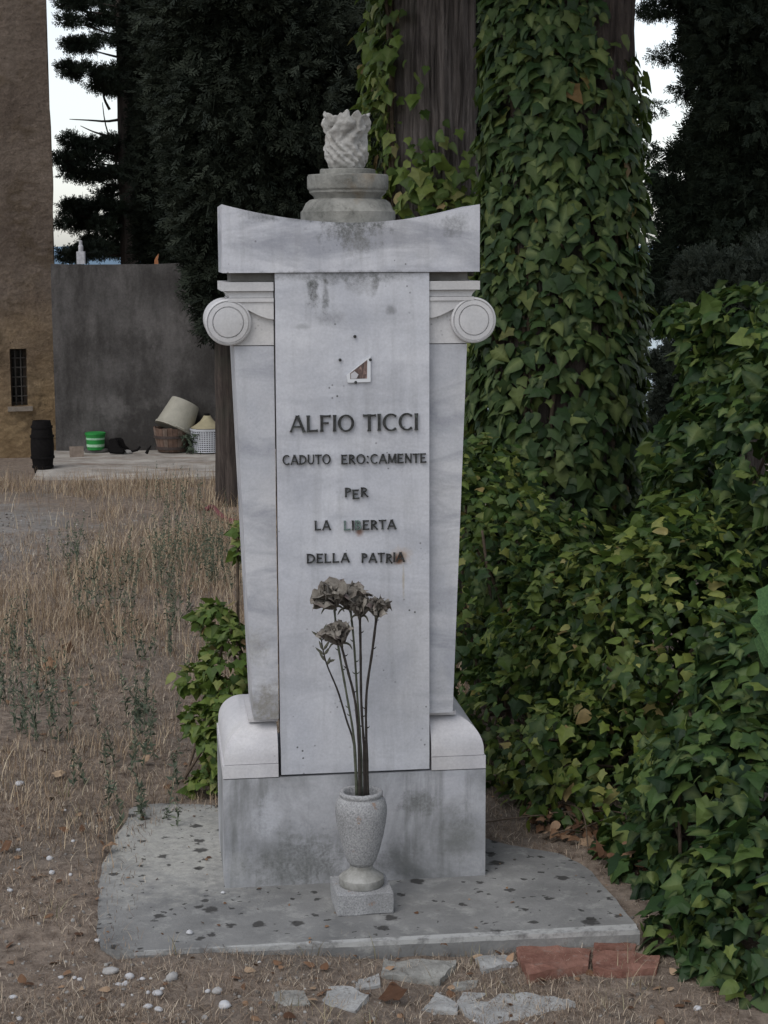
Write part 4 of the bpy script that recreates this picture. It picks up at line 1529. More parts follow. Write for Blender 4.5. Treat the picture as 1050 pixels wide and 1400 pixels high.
def build_trees():
    # cypress whose bare trunk rises behind the finial
    b = Vector((P(594, 700, 7.3).x, 7.3, 0))
    b.z = ground_z(b.x, b.y) - 0.05
    t1 = thing('cypress_tree', 'tall cypress with a bare fibrous trunk behind the carved flame', 'tree', b)
    trunk('trunk', t1, 0, 0, 0, 6.5, 0.170, 0.140, M['bark'])
    crown(t1, [((b.x - 0.1, 7.5, 5.4), (1.3, 1.3, 2.2)), ((b.x - 0.35, 7.0, 3.35), (0.75, 0.8, 0.5)), ((b.x + 0.5, 7.9, 3.9), (0.9, 0.8, 0.7))], 16000, 0.16, M['cypress'], up=-0.2, seed=1)
    # the broad trunk under the climbing ivy
    b = Vector((P(762, 700, 6.3).x, 6.3, 0))
    b.z = ground_z(b.x, b.y) - 0.05
    t2 = thing('cypress_tree', 'thick old cypress whose broad trunk is clad in climbing ivy', 'tree', b)
    trunk('trunk', t2, 0, 0, 0, 6.5, 0.235, 0.21, M['bark_dark'], flare=0.25)
    crown(t2, [((b.x + 0.1, 6.6, 5.4), (1.4, 1.4, 2.1)), ((b.x, 6.5, 3.4), (0.8, 0.6, 0.45)), ((b.x - 0.1, 5.7, 3.55), (0.9, 0.8, 0.42)), ((b.x + 0.3, 5.2, 4.1), (1.0, 0.9, 0.5))], 24000, 0.16, M['cypress'], up=-0.2, seed=2)  # last two blobs: unseen overhang added to shade the ivy on the trunk
    # slim trunk beside the stele with a dark crown hanging before the concrete wall
    g = PG(312, 692)
    t3 = thing('cypress_tree', 'dark cypress with a slim straight trunk before the concrete wall', 'tree', (g.x, g.y, g.z - 0.05))
    trunk('trunk', t3, 0, 0, 0, 5.5, 0.082, 0.070, M['bark_dark'], 60, 80, flare=0.2)
    D = g.y
    crown(t3, [pxs((350, 60), (125, 260), D), pxs((294, 330), (36, 130), D), pxs((310, 180), (80, 190), D), pxs((400, 150), (120, 230), D)], 56000, 0.105, M['cypress'], FROND_S, up=-0.1, clump=0.42, seed=3)
    # taller neighbour that closes the view between the two trunks
    D = 16.0
    p = P(500, 500, D)
    t4 = thing('cypress_tree', 'dense black green cypress filling the gap between the slim and bare trunks', 'tree', (p.x, D, ground_z(p.x, D) - 0.05))
    trunk('trunk', t4, 0, 0, 0, 5, 0.16, 0.10, M['bark_dark'], 40, 40)
    crown(t4, [pxs((500, 60), (140, 330), D), pxs((470, 250), (150, 220), D), pxs((600, 150), (120, 320), D)], 40000, 0.14, M['cypress'], FROND_S, up=0.1, clump=0.42, seed=4)
    # trees behind the wall at the left
    D = 24.0
    p = P(181, 500, D)
    t5 = thing('cedar_tree', 'thin conifer with layered tufted branches against the sky beside the house', 'tree', (p.x, D, ground_z(p.x, D) - 0.05))
    zt = P(181, -120, D).z - t5.location.z
    trunk('trunk', t5, 0, 0, 0, zt, 0.13, 0.10, M['bark_dark'], 30, 40)
    prg = random.Random(12)
    pads = []
    for v0, u_min, gap in ((5, 92, 0), (32, 96, 0), (62, 100, 0), (98, 92, 0), (122, 140, 0), (196, 98, 0), (216, 86, 0), (240, 96, 0), (262, 112, 0.5), (286, 96, 0), (306, 90, 0), (326, 98, 0), (344, 94, 0)):
        u = u_min
        while u < 178:
            if prg.random() > gap + 0.12:
                pads.append(((u, v0 + prg.uniform(-6, 6) - (u - u_min) * 0.04), (prg.uniform(9, 19), prg.uniform(4, 9))))
            u += prg.uniform(10, 19)
    crown(t5, [pxs(c, r, D + prg.uniform(-0.7, 0.7), 0.3) for c, r in pads], 8500, 0.11, M['cypress_green'], FROND_S, up=0.4, clump=0.55, seed=5, shell=0.1)
    for i, ((c, r)) in enumerate(pads[::3]):
        q = P(c[0], c[1] + 3, D)
        limb(t5, P(181, min(c[1] + 18, 352), D), q, 0.022, M['bark_dark'], seed=i)
    for i, (u0, v0, u1, v1) in enumerate(((178, 160, 95, 163), (165, 190, 110, 172), (150, 150, 135, 95), (165, 262, 140, 140))):
        limb(t5, P(u0, v0, D), P(u1, v1, D), 0.022, M['bark_dark'], 'twig', seed=30 + i)
    D = 21.0
    p = P(245, 500, D)
    t6 = thing('cypress_tree', 'dark bushy cypress rising over the top of the concrete wall', 'tree', (p.x, D, ground_z(p.x, D) - 0.05))
    trunk('trunk', t6, 0, 0, 0, 5, 0.14, 0.09, M['bark_dark'], 30, 30)
    crown(t6, [pxs((250, 170), (58, 260), D), pxs((255, 20), (65, 150), D), pxs((218, 300), (30, 75), D), pxs((205, 60), (34, 90), D), pxs((205, 190), (26, 70), D)], 30000, 0.15, M['cypress'], FROND_S, up=0.1, clump=0.5, seed=6)
    # right side
    D = 10.0
    p = P(1010, 500, D)
    t7 = thing('cypress_tree', 'dark drooping cypress at the right of the ivy covered trunk', 'tree', (p.x, D, ground_z(p.x, D) - 0.05))
    trunk('trunk', t7, 0, 0, 0, 6, 0.15, 0.12, M['bark_dark'], 40, 40)
    crown(t7, [pxs((1030, 90), (85, 150), D), pxs((1000, 220), (60, 85), D), pxs((1040, 260), (90, 110), D), pxs((978, 20), (26, 60), D), pxs((980, 150), (26, 40), D), pxs((950, 290), (36, 36), D), pxs((1010, -40), (90, 50), D), pxs((938, 15), (14, 7), D), pxs((935, 120), (14, 7), D), pxs((930, 212), (18, 8), D), pxs((915, 262), (20, 10), D), pxs((905, 400), (34, 60), D), pxs((930, 345), (30, 40), D)],
          20000, 0.10, M['cypress_green'], up=-0.35, clump=0.5, seed=7, shell=0.3)
    crown(t7, [pxs((900, 12), (34, 10), D), pxs((905, 75), (24, 8), D), pxs((896, 150), (24, 14), D), pxs((890, 205), (18, 14), D), pxs((900, 240), (26, 14), D), pxs((893, 300), (18, 14), D), pxs((900, 335), (20, 12), D)], 900, 0.055, M['cypress_green'], FROND_S, up=-0.5, clump=0.72, seed=17, name='hanging_sprays', shell=0.1)
    for i, (u, v) in enumerate(((932, 18), (928, 122), (922, 212), (908, 262), (915, 300))):
        limb(t7, P(1000, v - 30, D), P(u, v, D), 0.016, M['bark_dark'], 'twig', seed=50 + i)
    # olive bush between
    D = 8.6
    p = P(985, 600, D)
    t8 = thing('olive_bush', 'grey green small leaved olive bush behind the ivy thicket', 'bush', (p.x, D, ground_z(p.x, D) - 0.05))
    for i, (u, v) in enumerate(((950, 420), (1000, 380), (1040, 400), (930, 560))):
        limb(t8, (p.x, D, ground_z(p.x, D) - 0.05), P(u, v, D), 0.03, M['bark_dark'], 'branch', seed=60 + i)
    crown(t8, [pxs((1000, 410), (60, 60), D), pxs((960, 385), (40, 40), D), pxs((1050, 390), (50, 55), D), pxs((1030, 470), (60, 90), D), pxs((975, 520), (40, 100), D), pxs((945, 680), (50, 60), D), pxs((905, 660), (30, 45), D), pxs((930, 520), (32, 60), D), pxs((900, 600), (24, 36), D), pxs((905, 555), (22, 26), D), pxs((890, 500), (14, 16), D)], 18000, 0.055, M['olive'], FROND_S, up=0.3, clump=0.5, seed=8, shell=0.2)


build_trees()

# ------------------------------------------------------------------ ivy
def ivy_climb(root, cx, cy, z0, z1, r0, r1, count, mat, dens, size=(0.055, 0.10), seed=0, thick=0.06):
    rng = np.random.default_rng(seed)
    a = rng.uniform(0, 2 * np.pi, count)
    z = z0 + (z1 - z0) * rng.random(count)
    keep = rng.random(count) < dens(a, z)
    a, z = a[keep], z[keep]
    n = len(a)
    lay = rng.random(n)
    rr = r0 + (r1 - r0) * (z - z0) / (z1 - z0) + thick * (lay - 0.3) + 0.03 * fbm(np.stack([np.cos(a) * 2, np.sin(a) * 2, z * 3], 1), 2)
    out = np.stack([np.cos(a), np.sin(a), np.zeros(n)], 1)
    pos = np.stack([cx + rr * np.cos(a), cy + rr * np.sin(a), z], 1)
    nr = out * 1.0 + np.array([0, 0, 0.45]) + rng.normal(size=(n, 3)) * 0.42
    tip = np.array([0, 0, -1.0]) + out * 0.25 + rng.normal(size=(n, 3)) * 0.48
    R = frames(tip, nr)
    s = (size[0] * 0.7 + (size[1] - size[0] * 0.7) * rng.random(n) ** 1.4) * (0.8 + 0.2 * lay)
    hole = fbm(np.stack([np.cos(a) * 3.2, np.sin(a) * 3.2, z * 5], 1) + seed, 3)
    ok = (hole > -0.48) | (rng.random(n) < 0.5)
    pos, R, s, lay, out = pos[ok], R[ok], s[ok], lay[ok], out[ok]
    vis = (lay > 0.72) & (out[:, 1] < -0.1)
    plant_leaves(root, pos, R, s, mat, vis)


def stems(root, paths, rad, mat):
    off = Vector(root.location)
    for p in paths:
        pp = smooth_path([Vector(q) - off for q in p], 20)
        V, Fc = tube(pp, rad, 6)
        mesh_np('stem', V, Fc, mat, root, smooth=True)


M['ivy_stem'] = plain('ivy_stem', (0.10, 0.075, 0.055), 0.9, 0.2, 0.35, 40, 0.4)


def build_ivy():
    # on the broad trunk
    x, y = P(762, 700, 6.3).x, 6.3
    gzb = ground_z(x, y)
    r = thing('climbing_ivy', 'dense ivy with overlapping hanging leaves climbing the broad trunk', 'ivy', (x, y, gzb))

    def dens(a, z):
        # thins out at the upper right, where bark shows
        right = np.cos(a)
        return np.clip(1.25 - np.clip((right - 0.15) * 2.6, 0, 1) * np.clip((z - 2.0) * 3.0, 0, 1) * 1.3, 0.015, 1) * np.where(np.sin(a) > 0.45, 0.35, 1)
    ivy_climb(r, x, y, gzb + 0.1, 3.4, 0.285, 0.232, 14000, 'ivy_trunk', dens, (0.045, 0.082), 21)
    rng = random.Random(4)
    ps = []
    for k in range(9):
        a = rng.uniform(math.pi, 2 * math.pi)
        ps.append([(x + (0.262 - 0.016 * z) * math.cos(a + 0.25 * math.sin(z * 1.7 + k)), y + (0.262 - 0.016 * z) * math.sin(a + 0.25 * math.sin(z * 1.7 + k)), z) for z in np.linspace(gzb, 3.3, 9)])
    stems(r, ps, 0.008, M['ivy_stem'])
    # on the bare trunk
    x, y = P(594, 700, 7.3).x, 7.3
    gzb = ground_z(x, y)
    r = thing('climbing_ivy', 'narrow strand of ivy up the left side of the bare trunk', 'ivy', (x, y, gzb))

    def dens2(a, z):
        d = np.abs((a - math.pi * 1.02 + math.pi) % (2 * math.pi) - math.pi)
        left = np.clip(1.6 - d * 1.5, 0, 1)
        low = np.clip((2.02 + 0.12 * np.sin(3 * a) - z) * 5, 0, 1) * np.clip(1.35 - 0.8 * np.clip(np.cos(a) - 0.15, 0, 1) * 2, 0, 1)
        strip = np.clip(1 - np.abs((a - math.pi * 1.42)) * 9, 0, 0.5) * (z < 2.35)
        return np.clip(np.maximum(np.maximum(left, low), strip), 0, 1) * np.where(np.sin(a) > 0.6, 0.3, 1)
    ivy_climb(r, x, y, gzb + 0.1, 2.72, 0.26, 0.235, 6400, 'ivy_pale', dens2, (0.05, 0.085), 22, 0.10)
    stems(r, [[(x - 0.19 + 0.02 * math.sin(z * 3 + k), y - 0.05 - 0.03 * k, z) for z in np.linspace(gzb, 2.7, 7)] for k in range(3)], 0.008, M['ivy_stem'])

    # bushy masses
    def mass(name, label, blobs, count, mat, size, seed, group=None, light=None, single=300, n_stem=14, srad=0.005):
        c0 = blobs[0][0]
        base = Vector((c0.x, c0.y, ground_z(c0.x, c0.y)))
        root = thing(name, label, 'ivy', base, 0, group)
        rng = np.random.default_rng(seed)
        area = np.array([r[0] * r[2] + r[0] * r[1] + r[1] * r[2] for c, r in blobs])
        PP, NN, RR = [], [], []
        for bi, ((c, r), w) in enumerate(zip(blobs, area / area.sum())):
            n = int(count * w)
            d = norm(rng.normal(size=(n, 3)))
            nrm = norm(d / np.array(r))
            lay = rng.random(n) ** 0.55
            lump = fbm((np.array(c) + d * np.array(r)) * 4.2 + seed, 3)
            lump2 = fbm((np.array(c) + d * np.array(r)) * 11 + seed, 2)
            rr = 0.58 + 0.42 * lay + (0.34 * lump + 0.16 * lump2) * (0.25 + 0.75 * lay)
            p = np.array(c) + d * np.array(r) * rr[:, None]
            keep = (nrm[:, 1] < 0.55) | (rng.random(n) < 0.25)
            keep &= (rng.random(n) < np.clip(0.95 + 2.4 * lump2 + 0.8 * lump, 0.10, 1))
            for bj, (c2, r2) in enumerate(blobs):
                if bj != bi:
                    q = np.linalg.norm((p - np.array(c2)) / np.array(r2), axis=1)
                    keep &= ~(q < 0.66)
            gzp = ground_z(p[:, 0], p[:, 1])
            keep &= p[:, 2] > gzp + 0.01
            keep &= ~in_memorial(p)
            PP.append(p[keep])
            NN.append(nrm[keep])
            RR.append(lay[keep])
        p, nn, lay = np.concatenate(PP), np.concatenate(NN), np.concatenate(RR)
        n = len(p)
        nr = nn * 0.70 + np.array([0, 0, 0.65]) + rng.normal(size=(n, 3)) * 0.62
        tip = np.array([0, 0, -0.75]) + nn * 0.55 + rng.normal(size=(n, 3)) * 0.60
        R = frames(tip, nr)
        s = size[0] + (size[1] - size[0]) * rng.random(n) ** 1.6
        s = s * np.where(rng.random(n) < 0.22, 0.62, 1.0)
        vis = (lay > 0.8) & (nn[:, 1] < 0.1)
        plant_leaves(root, p, R, s, mat, vis, single)
        ii = rng.choice(n, n_stem, replace=False)
        ps = []
        for i in ii:
            q = Vector(p[i])
            b0 = Vector((c0.x + rng.normal() * 0.12, c0.y + rng.normal() * 0.1, 0))
            b0.z = ground_z(b0.x, b0.y)
            m = b0.lerp(q, 0.55) + Vector((rng.normal() * 0.05, rng.normal() * 0.05, 0.04))
            ps.append([b0, m, q])
        stems(root, ps, srad, M['ivy_stem'])
        return root

    def in_memorial(p):
        d = p - np.array(O)
        lx = d @ np.array(EX)
        ly = d @ np.array(EY)
        return (np.abs(lx) < 0.36) & (ly > -0.45) & (ly < 0.45)

    def B(u, v, D, r):
        return (P(u, v, D), r)
    mass('ivy_bush', 'fine leaved ivy bush heaped behind the right side of the stele', [B(690, 900, 5.75, (0.36, 0.45, 0.66)), B(640, 800, 5.9, (0.26, 0.35, 0.50)), B(770, 930, 5.55, (0.36, 0.42, 0.50)), B(720, 1020, 5.3, (0.26, 0.30, 0.34))],
         16000, 'ivy_mound', (0.026, 0.054), 31)
    mass('ivy_bush', 'yellow green ivy bush spreading over the back corner of the slab', [B(850, 900, 5.25, (0.36, 0.40, 0.36)), B(930, 900, 5.1, (0.34, 0.40, 0.40)), B(850, 1060, 4.95, (0.36, 0.35, 0.32)), B(800, 1100, 4.95, (0.20, 0.22, 0.22))],
         14000, 'ivy_yellow', (0.024, 0.058), 32)
    mass('ivy_thicket', 'tall dark green ivy thicket rising right of the broad trunk', [B(1030, 730, 5.5, (0.32, 0.45, 0.60)), B(1010, 600, 5.9, (0.21, 0.32, 0.40)), B(960, 770, 5.5, (0.26, 0.35, 0.28)), B(1080, 640, 5.2, (0.22, 0.3, 0.42)), B(975, 500, 5.9, (0.13, 0.2, 0.20)), B(935, 440, 5.95, (0.085, 0.12, 0.07)), B(1015, 430, 5.7, (0.15, 0.2, 0.10)), B(930, 640, 5.8, (0.11, 0.2, 0.15))],
         13500, 'ivy_dark', (0.036, 0.080), 33)
    mass('ivy_thicket', 'large leaved ivy tumbling down to the bricks beside the slab', [B(1010, 1130, 4.35, (0.27, 0.34, 0.36)), B(1045, 1290, 3.95, (0.20, 0.26, 0.30)), B(950, 1180, 4.45, (0.17, 0.22, 0.22)), B(1060, 1010, 4.5, (0.26, 0.3, 0.34)), B(985, 1340, 3.92, (0.10, 0.16, 0.14)), B(895, 1205, 4.35, (0.11, 0.14, 0.11)), B(925, 1290, 4.05, (0.08, 0.10, 0.09)), B(870, 1150, 4.55, (0.10, 0.12, 0.10))],
         12500, 'ivy_dark', (0.032, 0.076), 34)
    mass('ivy_bush', 'pale green ivy bush poking out left of the stele', [B(318, 915, 5.25, (0.10, 0.20, 0.14)), B(308, 1000, 5.12, (0.075, 0.14, 0.15)), B(292, 845, 5.3, (0.055, 0.09, 0.05)), B(330, 740, 5.4, (0.020, 0.08, 0.07)), B(262, 925, 5.25, (0.07, 0.09, 0.035)), B(276, 985, 5.15, (0.06, 0.08, 0.05)), B(282, 1070, 5.1, (0.06, 0.08, 0.04))],
         2300, 'ivy_pale', (0.026, 0.048), 35, single=220, n_stem=8)

    mass('withered_ivy', 'tan withered ivy shoots at the back right corner of the slab', [B(800, 1150, 4.75, (0.14, 0.14, 0.10)), B(860, 1200, 4.45, (0.11, 0.12, 0.09)), B(770, 1120, 4.85, (0.12, 0.1, 0.08))],
         620, 'deadleaf', (0.025, 0.05), 36, single=120, n_stem=16, srad=0.0022)


M['deadleaf'] = leaf_material('dead_leaf', [(0.0, (0.07, 0.035, 0.02)), (0.5, (0.15, 0.08, 0.045)), (0.8, (0.25, 0.155, 0.095)), (1.0, (0.33, 0.24, 0.16))], 0.8, 0.2, (0.3, 0.2, 0.12), 0.3, 0)
build_ivy()

# big bright leaves at the right edge
def build_broad_leaves():
    t = NT('broad_leaf', 0.6, 0.3)
    t.color(t.ramp(t.noise(14, 4), [(0.35, (0.03, 0.075, 0.022)), (0.65, (0.055, 0.115, 0.033))]))
    t.bump(t.noise(30, 3, 0.5, None, 1.5), 0.5, 0.01)
    D = 3.6
    base = P(1085, 1380, D)
    root = thing('broad_leaved_plant', 'large bright green lobed leaves hanging over the ivy thicket', 'plant', (base.x, base.y, ground_z(base.x, base.y)))
    off = Vector(root.location)
    top = P(1070, 800, D)
    pth = smooth_path([Vector((0, 0, 0)), (top - off) * 0.5 + Vector((0.05, 0, 0)), top - off], 12)
    V, Fc = tube(pth, 0.006, 6)
    mesh_np('stem', V, Fc, M['ivy_stem'], root, smooth=True)
    tv, tf, md = IVY[1]
    for (u, v, L, tipd, nr) in ((1066, 808, 0.085, (-0.35, -0.25, -0.4), (-0.2, -0.6, 0.9)), (1066, 836, 0.11, (-0.15, -0.2, -1), (-0.35, -1, 0.5)), (1052, 872, 0.075, (-0.2, 0, -1), (-0.8, -0.7, 0.1)), (1085, 880, 0.13, (0.3, -0.2, -1), (0.3, -1, 0.4))):
        R = frames(np.array([tipd], float), np.array([nr], float))
        o = mesh_np('leaf', tv, tf, t.m, root, smooth=True)
        p = P(u, v, D - 0.05) - off
        o.matrix_local = Matrix([[*(R[0, r] * L), p[r]] for r in range(3)] + [[0, 0, 0, 1]])
        sb = o.modifiers.new('round', 'SUBSURF')
        sb.levels = sb.render_levels = 2


build_broad_leaves()

# ------------------------------------------------------------------ grass, litter, stones
def tmpl_blade():
    V = np.array([(-0.5, 0, 0), (0.5, 0, 0), (-0.40, 0.10, 0.40), (0.40, 0.10, 0.40), (-0.22, 0.30, 0.75), (0.22, 0.30, 0.75), (0, 0.55, 1.0)])
    Fc = np.array([(0, 1, 2), (1, 3, 2), (2, 3, 4), (3, 5, 4), (4, 5, 6)])
    return V, Fc


BL = tmpl_blade()


def blades(name, pts, height, width, mat, seed, lean=0.5, parent=None):
    rng = np.random.default_rng(seed)
    n = len(pts)
    a = rng.uniform(0, 2 * np.pi, n)
    h = height
    V0, F0 = BL
    c, s = np.cos(a), np.sin(a)
    ln = lean * rng.uniform(0.2, 1.6, n)
    x = V0[None, :, 0] * width[:, None]
    y = V0[None, :, 1] * (h * ln)[:, None]
    z = V0[None, :, 2] * h[:, None] / np.sqrt(1 + 0.25 * ln[:, None] ** 2)
    X = pts[:, None, 0] + x * c[:, None] - y * s[:, None]
    Y = pts[:, None, 1] + x * s[:, None] + y * c[:, None]
    Z = pts[:, None, 2] + z
    V = np.stack([X, Y, Z], 2).reshape(-1, 3)
    Fc = (F0[None] + (np.arange(n) * len(V0))[:, None, None]).reshape(-1, 3)
    return mesh_np(name, V, Fc, mat, parent, attrs={'rnd': np.repeat(rng.random(n), len(V0))})


def rnd_mat(name, stops, rough=0.9):
    t = NT(name, rough, 0.15)
    t.color(t.ramp(t.attr('rnd'), stops))
    return t.m


M['straw'] = rnd_mat('dry_grass', [(0.0, (0.13, 0.09, 0.06)), (0.4, (0.28, 0.20, 0.135)), (0.75, (0.45, 0.345, 0.23)), (1.0, (0.60, 0.51, 0.37))])
M['thatch'] = rnd_mat('dead_thatch', [(0.0, (0.08, 0.055, 0.042)), (0.5, (0.25, 0.185, 0.135)), (0.85, (0.44, 0.355, 0.265)), (1.0, (0.60, 0.52, 0.41))])
M['weed'] = rnd_mat('grey_green_weed', [(0.0, (0.05, 0.066, 0.046)), (0.6, (0.09, 0.112, 0.08)), (1.0, (0.15, 0.165, 0.11))])


def build_grass():
    rng = np.random.default_rng(5)
    # standing dry grass on the left field
    N = 130000
    y = 4.3 + 11.3 * rng.random(N) ** 1.1
    x = rng.uniform(-0.30, 0.055, N) * y
    f = fbm(np.stack([x * 1.1, y * 0.8, x * 0], 1), 4)
    track = ((x + 3.2) / 1.35) ** 2 + ((y - 10.8) / 3.6) ** 2 < 1.0 + 0.4 * f
    f2 = fbm(np.stack([x * 4.5, y * 3.0, x * 0 + 5], 1), 3)
    dens = np.clip(0.18 + 0.9 * f + 1.1 * f2 + 0.07 * (y - 6.0), 0.015, 1) * np.clip((y - 4.0) / 1.6, 0.2, 1)
    k = (rng.random(N) < dens) & ~(track & (rng.random(N) < 0.9)) & ~slab_mask(x, y) & ~((y > 15.6))
    lx = (x - O.x) * EX.x + (y - O.y) * EX.y
    ly = (x - O.x) * EY.x + (y - O.y) * EY.y
    k &= ~((np.abs(lx) < 0.4) & (ly < 0.6))
    x, y, f = x[k], y[k], f[k]
    p = np.stack([x, y, ground_z(x, y) - 0.005], 1)
    far = np.clip((y - 5.2) / 4.0, 0.12, 1)
    h = (0.03 + 0.15 * rng.random(len(x)) ** 2.4) * (0.40 + 0.75 * far) * (1 + 0.5 * np.clip(f, -0.5, 0.6))
    w = rng.uniform(0.0012, 0.0030, len(x)) * (0.7 + 0.05 * y)
    o = blades('dry_grass', p, h, w, M['straw'], 1, 1.15)
    o['kind'] = 'stuff'
    tag(o, 'straw coloured dry grass standing on the field left of the stele', 'grass')
    # flattened thatch on all bare ground
    N = 260000
    y = 3.25 + 8.5 * rng.random(N) ** 1.7
    x = rng.uniform(-0.26, 0.22, N) * y
    f = fbm(np.stack([x * 3.1, y * 3.1, x * 0 + 2], 1), 4)
    sm = slab_mask(x, y)
    lx = (x - O.x) * EX.x + (y - O.y) * EX.y
    ly = (x - O.x) * EY.x + (y - O.y) * EY.y
    onslab = (lx > -0.64) & (lx < 0.64) & (ly > -0.40) & (ly < 0.72) & (lx * 0.9 + ly < 0.62)
    edge = onslab & ((lx < -0.52 + 0.10 * f) | (ly > 0.60 + 0.12 * f))
    k = (rng.random(N) < np.clip(0.62 + 1.1 * f, 0.08, 1)) & (~onslab | (edge & (rng.random(N) < 0.30)))
    x, y, on = x[k], y[k], onslab[k]
    z = np.where(on, -0.001, ground_z(x, y) - 0.002)
    p = np.stack([x, y, z], 1)
    h = rng.uniform(0.008, 0.030, len(x)) * (0.6 + 0.1 * y)
    w = rng.uniform(0.0008, 0.0020, len(x)) * (0.5 + 0.12 * y)
    o = blades('grass_thatch', p, h, w, M['thatch'], 2, 2.2)
    o['kind'] = 'stuff'
    tag(o, 'flattened brown dead grass and needles covering the soil round the slab', 'grass')
    # grey green weeds: upright wands with tiny leaves
    VV, FF, RN = [], [], []
    nb = 0
    spots = [PG(u, v) for u, v in ((230, 770), (245, 760), (262, 775), (280, 770), (236, 800), (215, 770), (300, 770), (318, 790), (292, 800), (320, 812), (160, 800), (172, 830), (100, 760), (96, 790), (190, 900), (50, 980), (62, 1010), (190, 980), (180, 1000), (240, 850), (120, 850), (200, 830), (330, 800), (275, 745), (310, 760), (340, 780), (15, 900), (30, 960), (185, 1050), (225, 690), (250, 700), (205, 1110))]
    for g in spots:
        for k in range(rng.integers(4, 11)):
            b = np.array([g.x + rng.normal() * 0.07, g.y + rng.normal() * 0.10, 0])
            b[2] = ground_z(b[0], b[1])
            H = rng.uniform(0.16, 0.38) * min(1, 0.35 + (b[1] - 4.2) / 4)
            d = np.array([rng.normal() * 0.14, rng.normal() * 0.14, 1])
            n = 46
            t = np.sort(rng.random(n)) ** 0.8
            pos = b + d * (H * t)[:, None]
            tip = rng.normal(size=(n, 3)) * 0.5 + np.array([0, 0, 0.6])
            R = frames(tip, rng.normal(size=(n, 3)))
            tv = np.array([(0, 0, 0), (0.16, 0.45, 0), (0, 1, 0), (-0.16, 0.45, 0)])
            V, Fc = scatter(tv, np.array([(0, 1, 2), (0, 2, 3)]), pos, R, rng.uniform(0.012, 0.032, n) * (1.15 - 0.6 * t))
            VV.append(V)
            FF.append(Fc + nb)
            nb += len(V)
            RN.append(np.repeat(rng.random(n), 4))
            Vs = np.array([b + [-0.0015, 0, 0], b + [0.0015, 0, 0], b + d * H])
            VV.append(Vs)
            FF.append(np.array([(nb, nb + 1, nb + 2)]))
            nb += 3
            RN.append(np.full(3, 0.8))
    o = mesh_np('weeds', np.concatenate(VV), np.concatenate(FF), M['weed'], attrs={'rnd': np.concatenate(RN)})
    o['kind'] = 'stuff'
    tag(o, 'grey green spiky weeds scattered through the dry grass', 'weeds')
    # pale straw stalks in front of the slab and dry twigs
    P0, H0, W0 = [], [], []
    for u, v, k in ((462, 1290, 7), (575, 1290, 6), (540, 1300, 5), (510, 1290, 5), (430, 1300, 5), (660, 1320, 5), (640, 1300, 4), (395, 1380, 6), (450, 1390, 6), (500, 1398, 6), (850, 1330, 4), (880, 1360, 6), (840, 1380, 5), (600, 1345, 3), (700, 1360, 4), (60, 1250, 6), (100, 1120, 6), (90, 1090, 8), (250, 1300, 4)):
        g = PG(u, v)
        for _ in range(k * 2):
            xx, yy = g.x + rng.normal() * 0.025, g.y + rng.normal() * 0.02
            P0.append((xx, yy, ground_z(xx, yy) - 0.004))
            H0.append(rng.uniform(0.03, 0.085))
            W0.append(rng.uniform(0.0014, 0.0028))
    o = blades('straw_stalks', np.array(P0), np.array(H0), np.array(W0), rnd_mat('pale_straw', [(0.0, (0.22, 0.17, 0.11)), (0.7, (0.40, 0.34, 0.23)), (1.0, (0.13, 0.15, 0.06))]), 9, 1.3)
    o['kind'] = 'stuff'
    tag(o, 'pale dry straw stalks sprouting before the front of the slab', 'straw')
    # scattered small debris: dead leaf litter
    N = 900
    y = 3.3 + 5.5 * rng.random(N) ** 1.6
    x = rng.uniform(-0.25, 0.22, N) * y
    lx = (x - O.x) * EX.x + (y - O.y) * EX.y
    ly = (x - O.x) * EY.x + (y - O.y) * EY.y
    on = (lx > -0.64) & (lx < 0.64) & (ly > -0.40) & (ly < 0.72)
    k = ~((np.abs(lx) < 0.36) & (ly > -0.02) & (ly < 0.44)) & (~on | (rng.random(N) < 0.6))
    x, y, on = x[k], y[k], on[k]
    z = np.where(on, 0.001, ground_z(x, y) + 0.006)
    n = len(x)
    nr = np.array([0, 0, 1.0]) + rng.normal(size=(n, 3)) * 0.35
    R = frames(rng.normal(size=(n, 3)), nr)
    tv, tf, md = IVY[3]
    V, Fc = scatter(tv, tf, np.stack([x, y, z], 1), R, np.where(on, rng.uniform(0.006, 0.016, n), rng.uniform(0.010, 0.030, n)))
    o = mesh_np('leaf_litter', V, Fc, M['deadleaf'], attrs={'rnd': np.repeat(rng.random(n), len(tv)), 'mid': np.tile(md, n)})
    o['kind'] = 'stuff'
    tag(o, 'small brown leaf litter strewn over the slab and soil', 'litter')
    # fine gravel
    N = 5200
    y = np.concatenate([3.25 + 1.7 * rng.random(3200) ** 1.8, 8.2 + 5 * rng.random(2000)])
    x = np.concatenate([rng.uniform(-0.25, 0.16, 3200) * y[:3200], -3.3 + 1.2 * rng.normal(size=2000)])
    k = ~slab_mask(x, y)
    lx = (x - O.x) * EX.x + (y - O.y) * EX.y
    ly = (x - O.x) * EY.x + (y - O.y) * EY.y
    k &= ~((lx > -0.66) & (lx < 0.64) & (ly > -0.42) & (ly < 0.72))
    x, y = x[k], y[k]
    n = len(x)
    ico = np.array([(0, 0, 1), (0.9, 0, 0.3), (0.28, 0.85, 0.25), (-0.72, 0.53, 0.3), (-0.72, -0.53, 0.2), (0.28, -0.85, 0.3), (0.72, 0.5, -0.5), (-0.3, 0.85, -0.5), (-0.9, 0, -0.5), (-0.3, -0.85, -0.5), (0.72, -0.5, -0.5)]) * np.array([1, 0.8, 0.6])
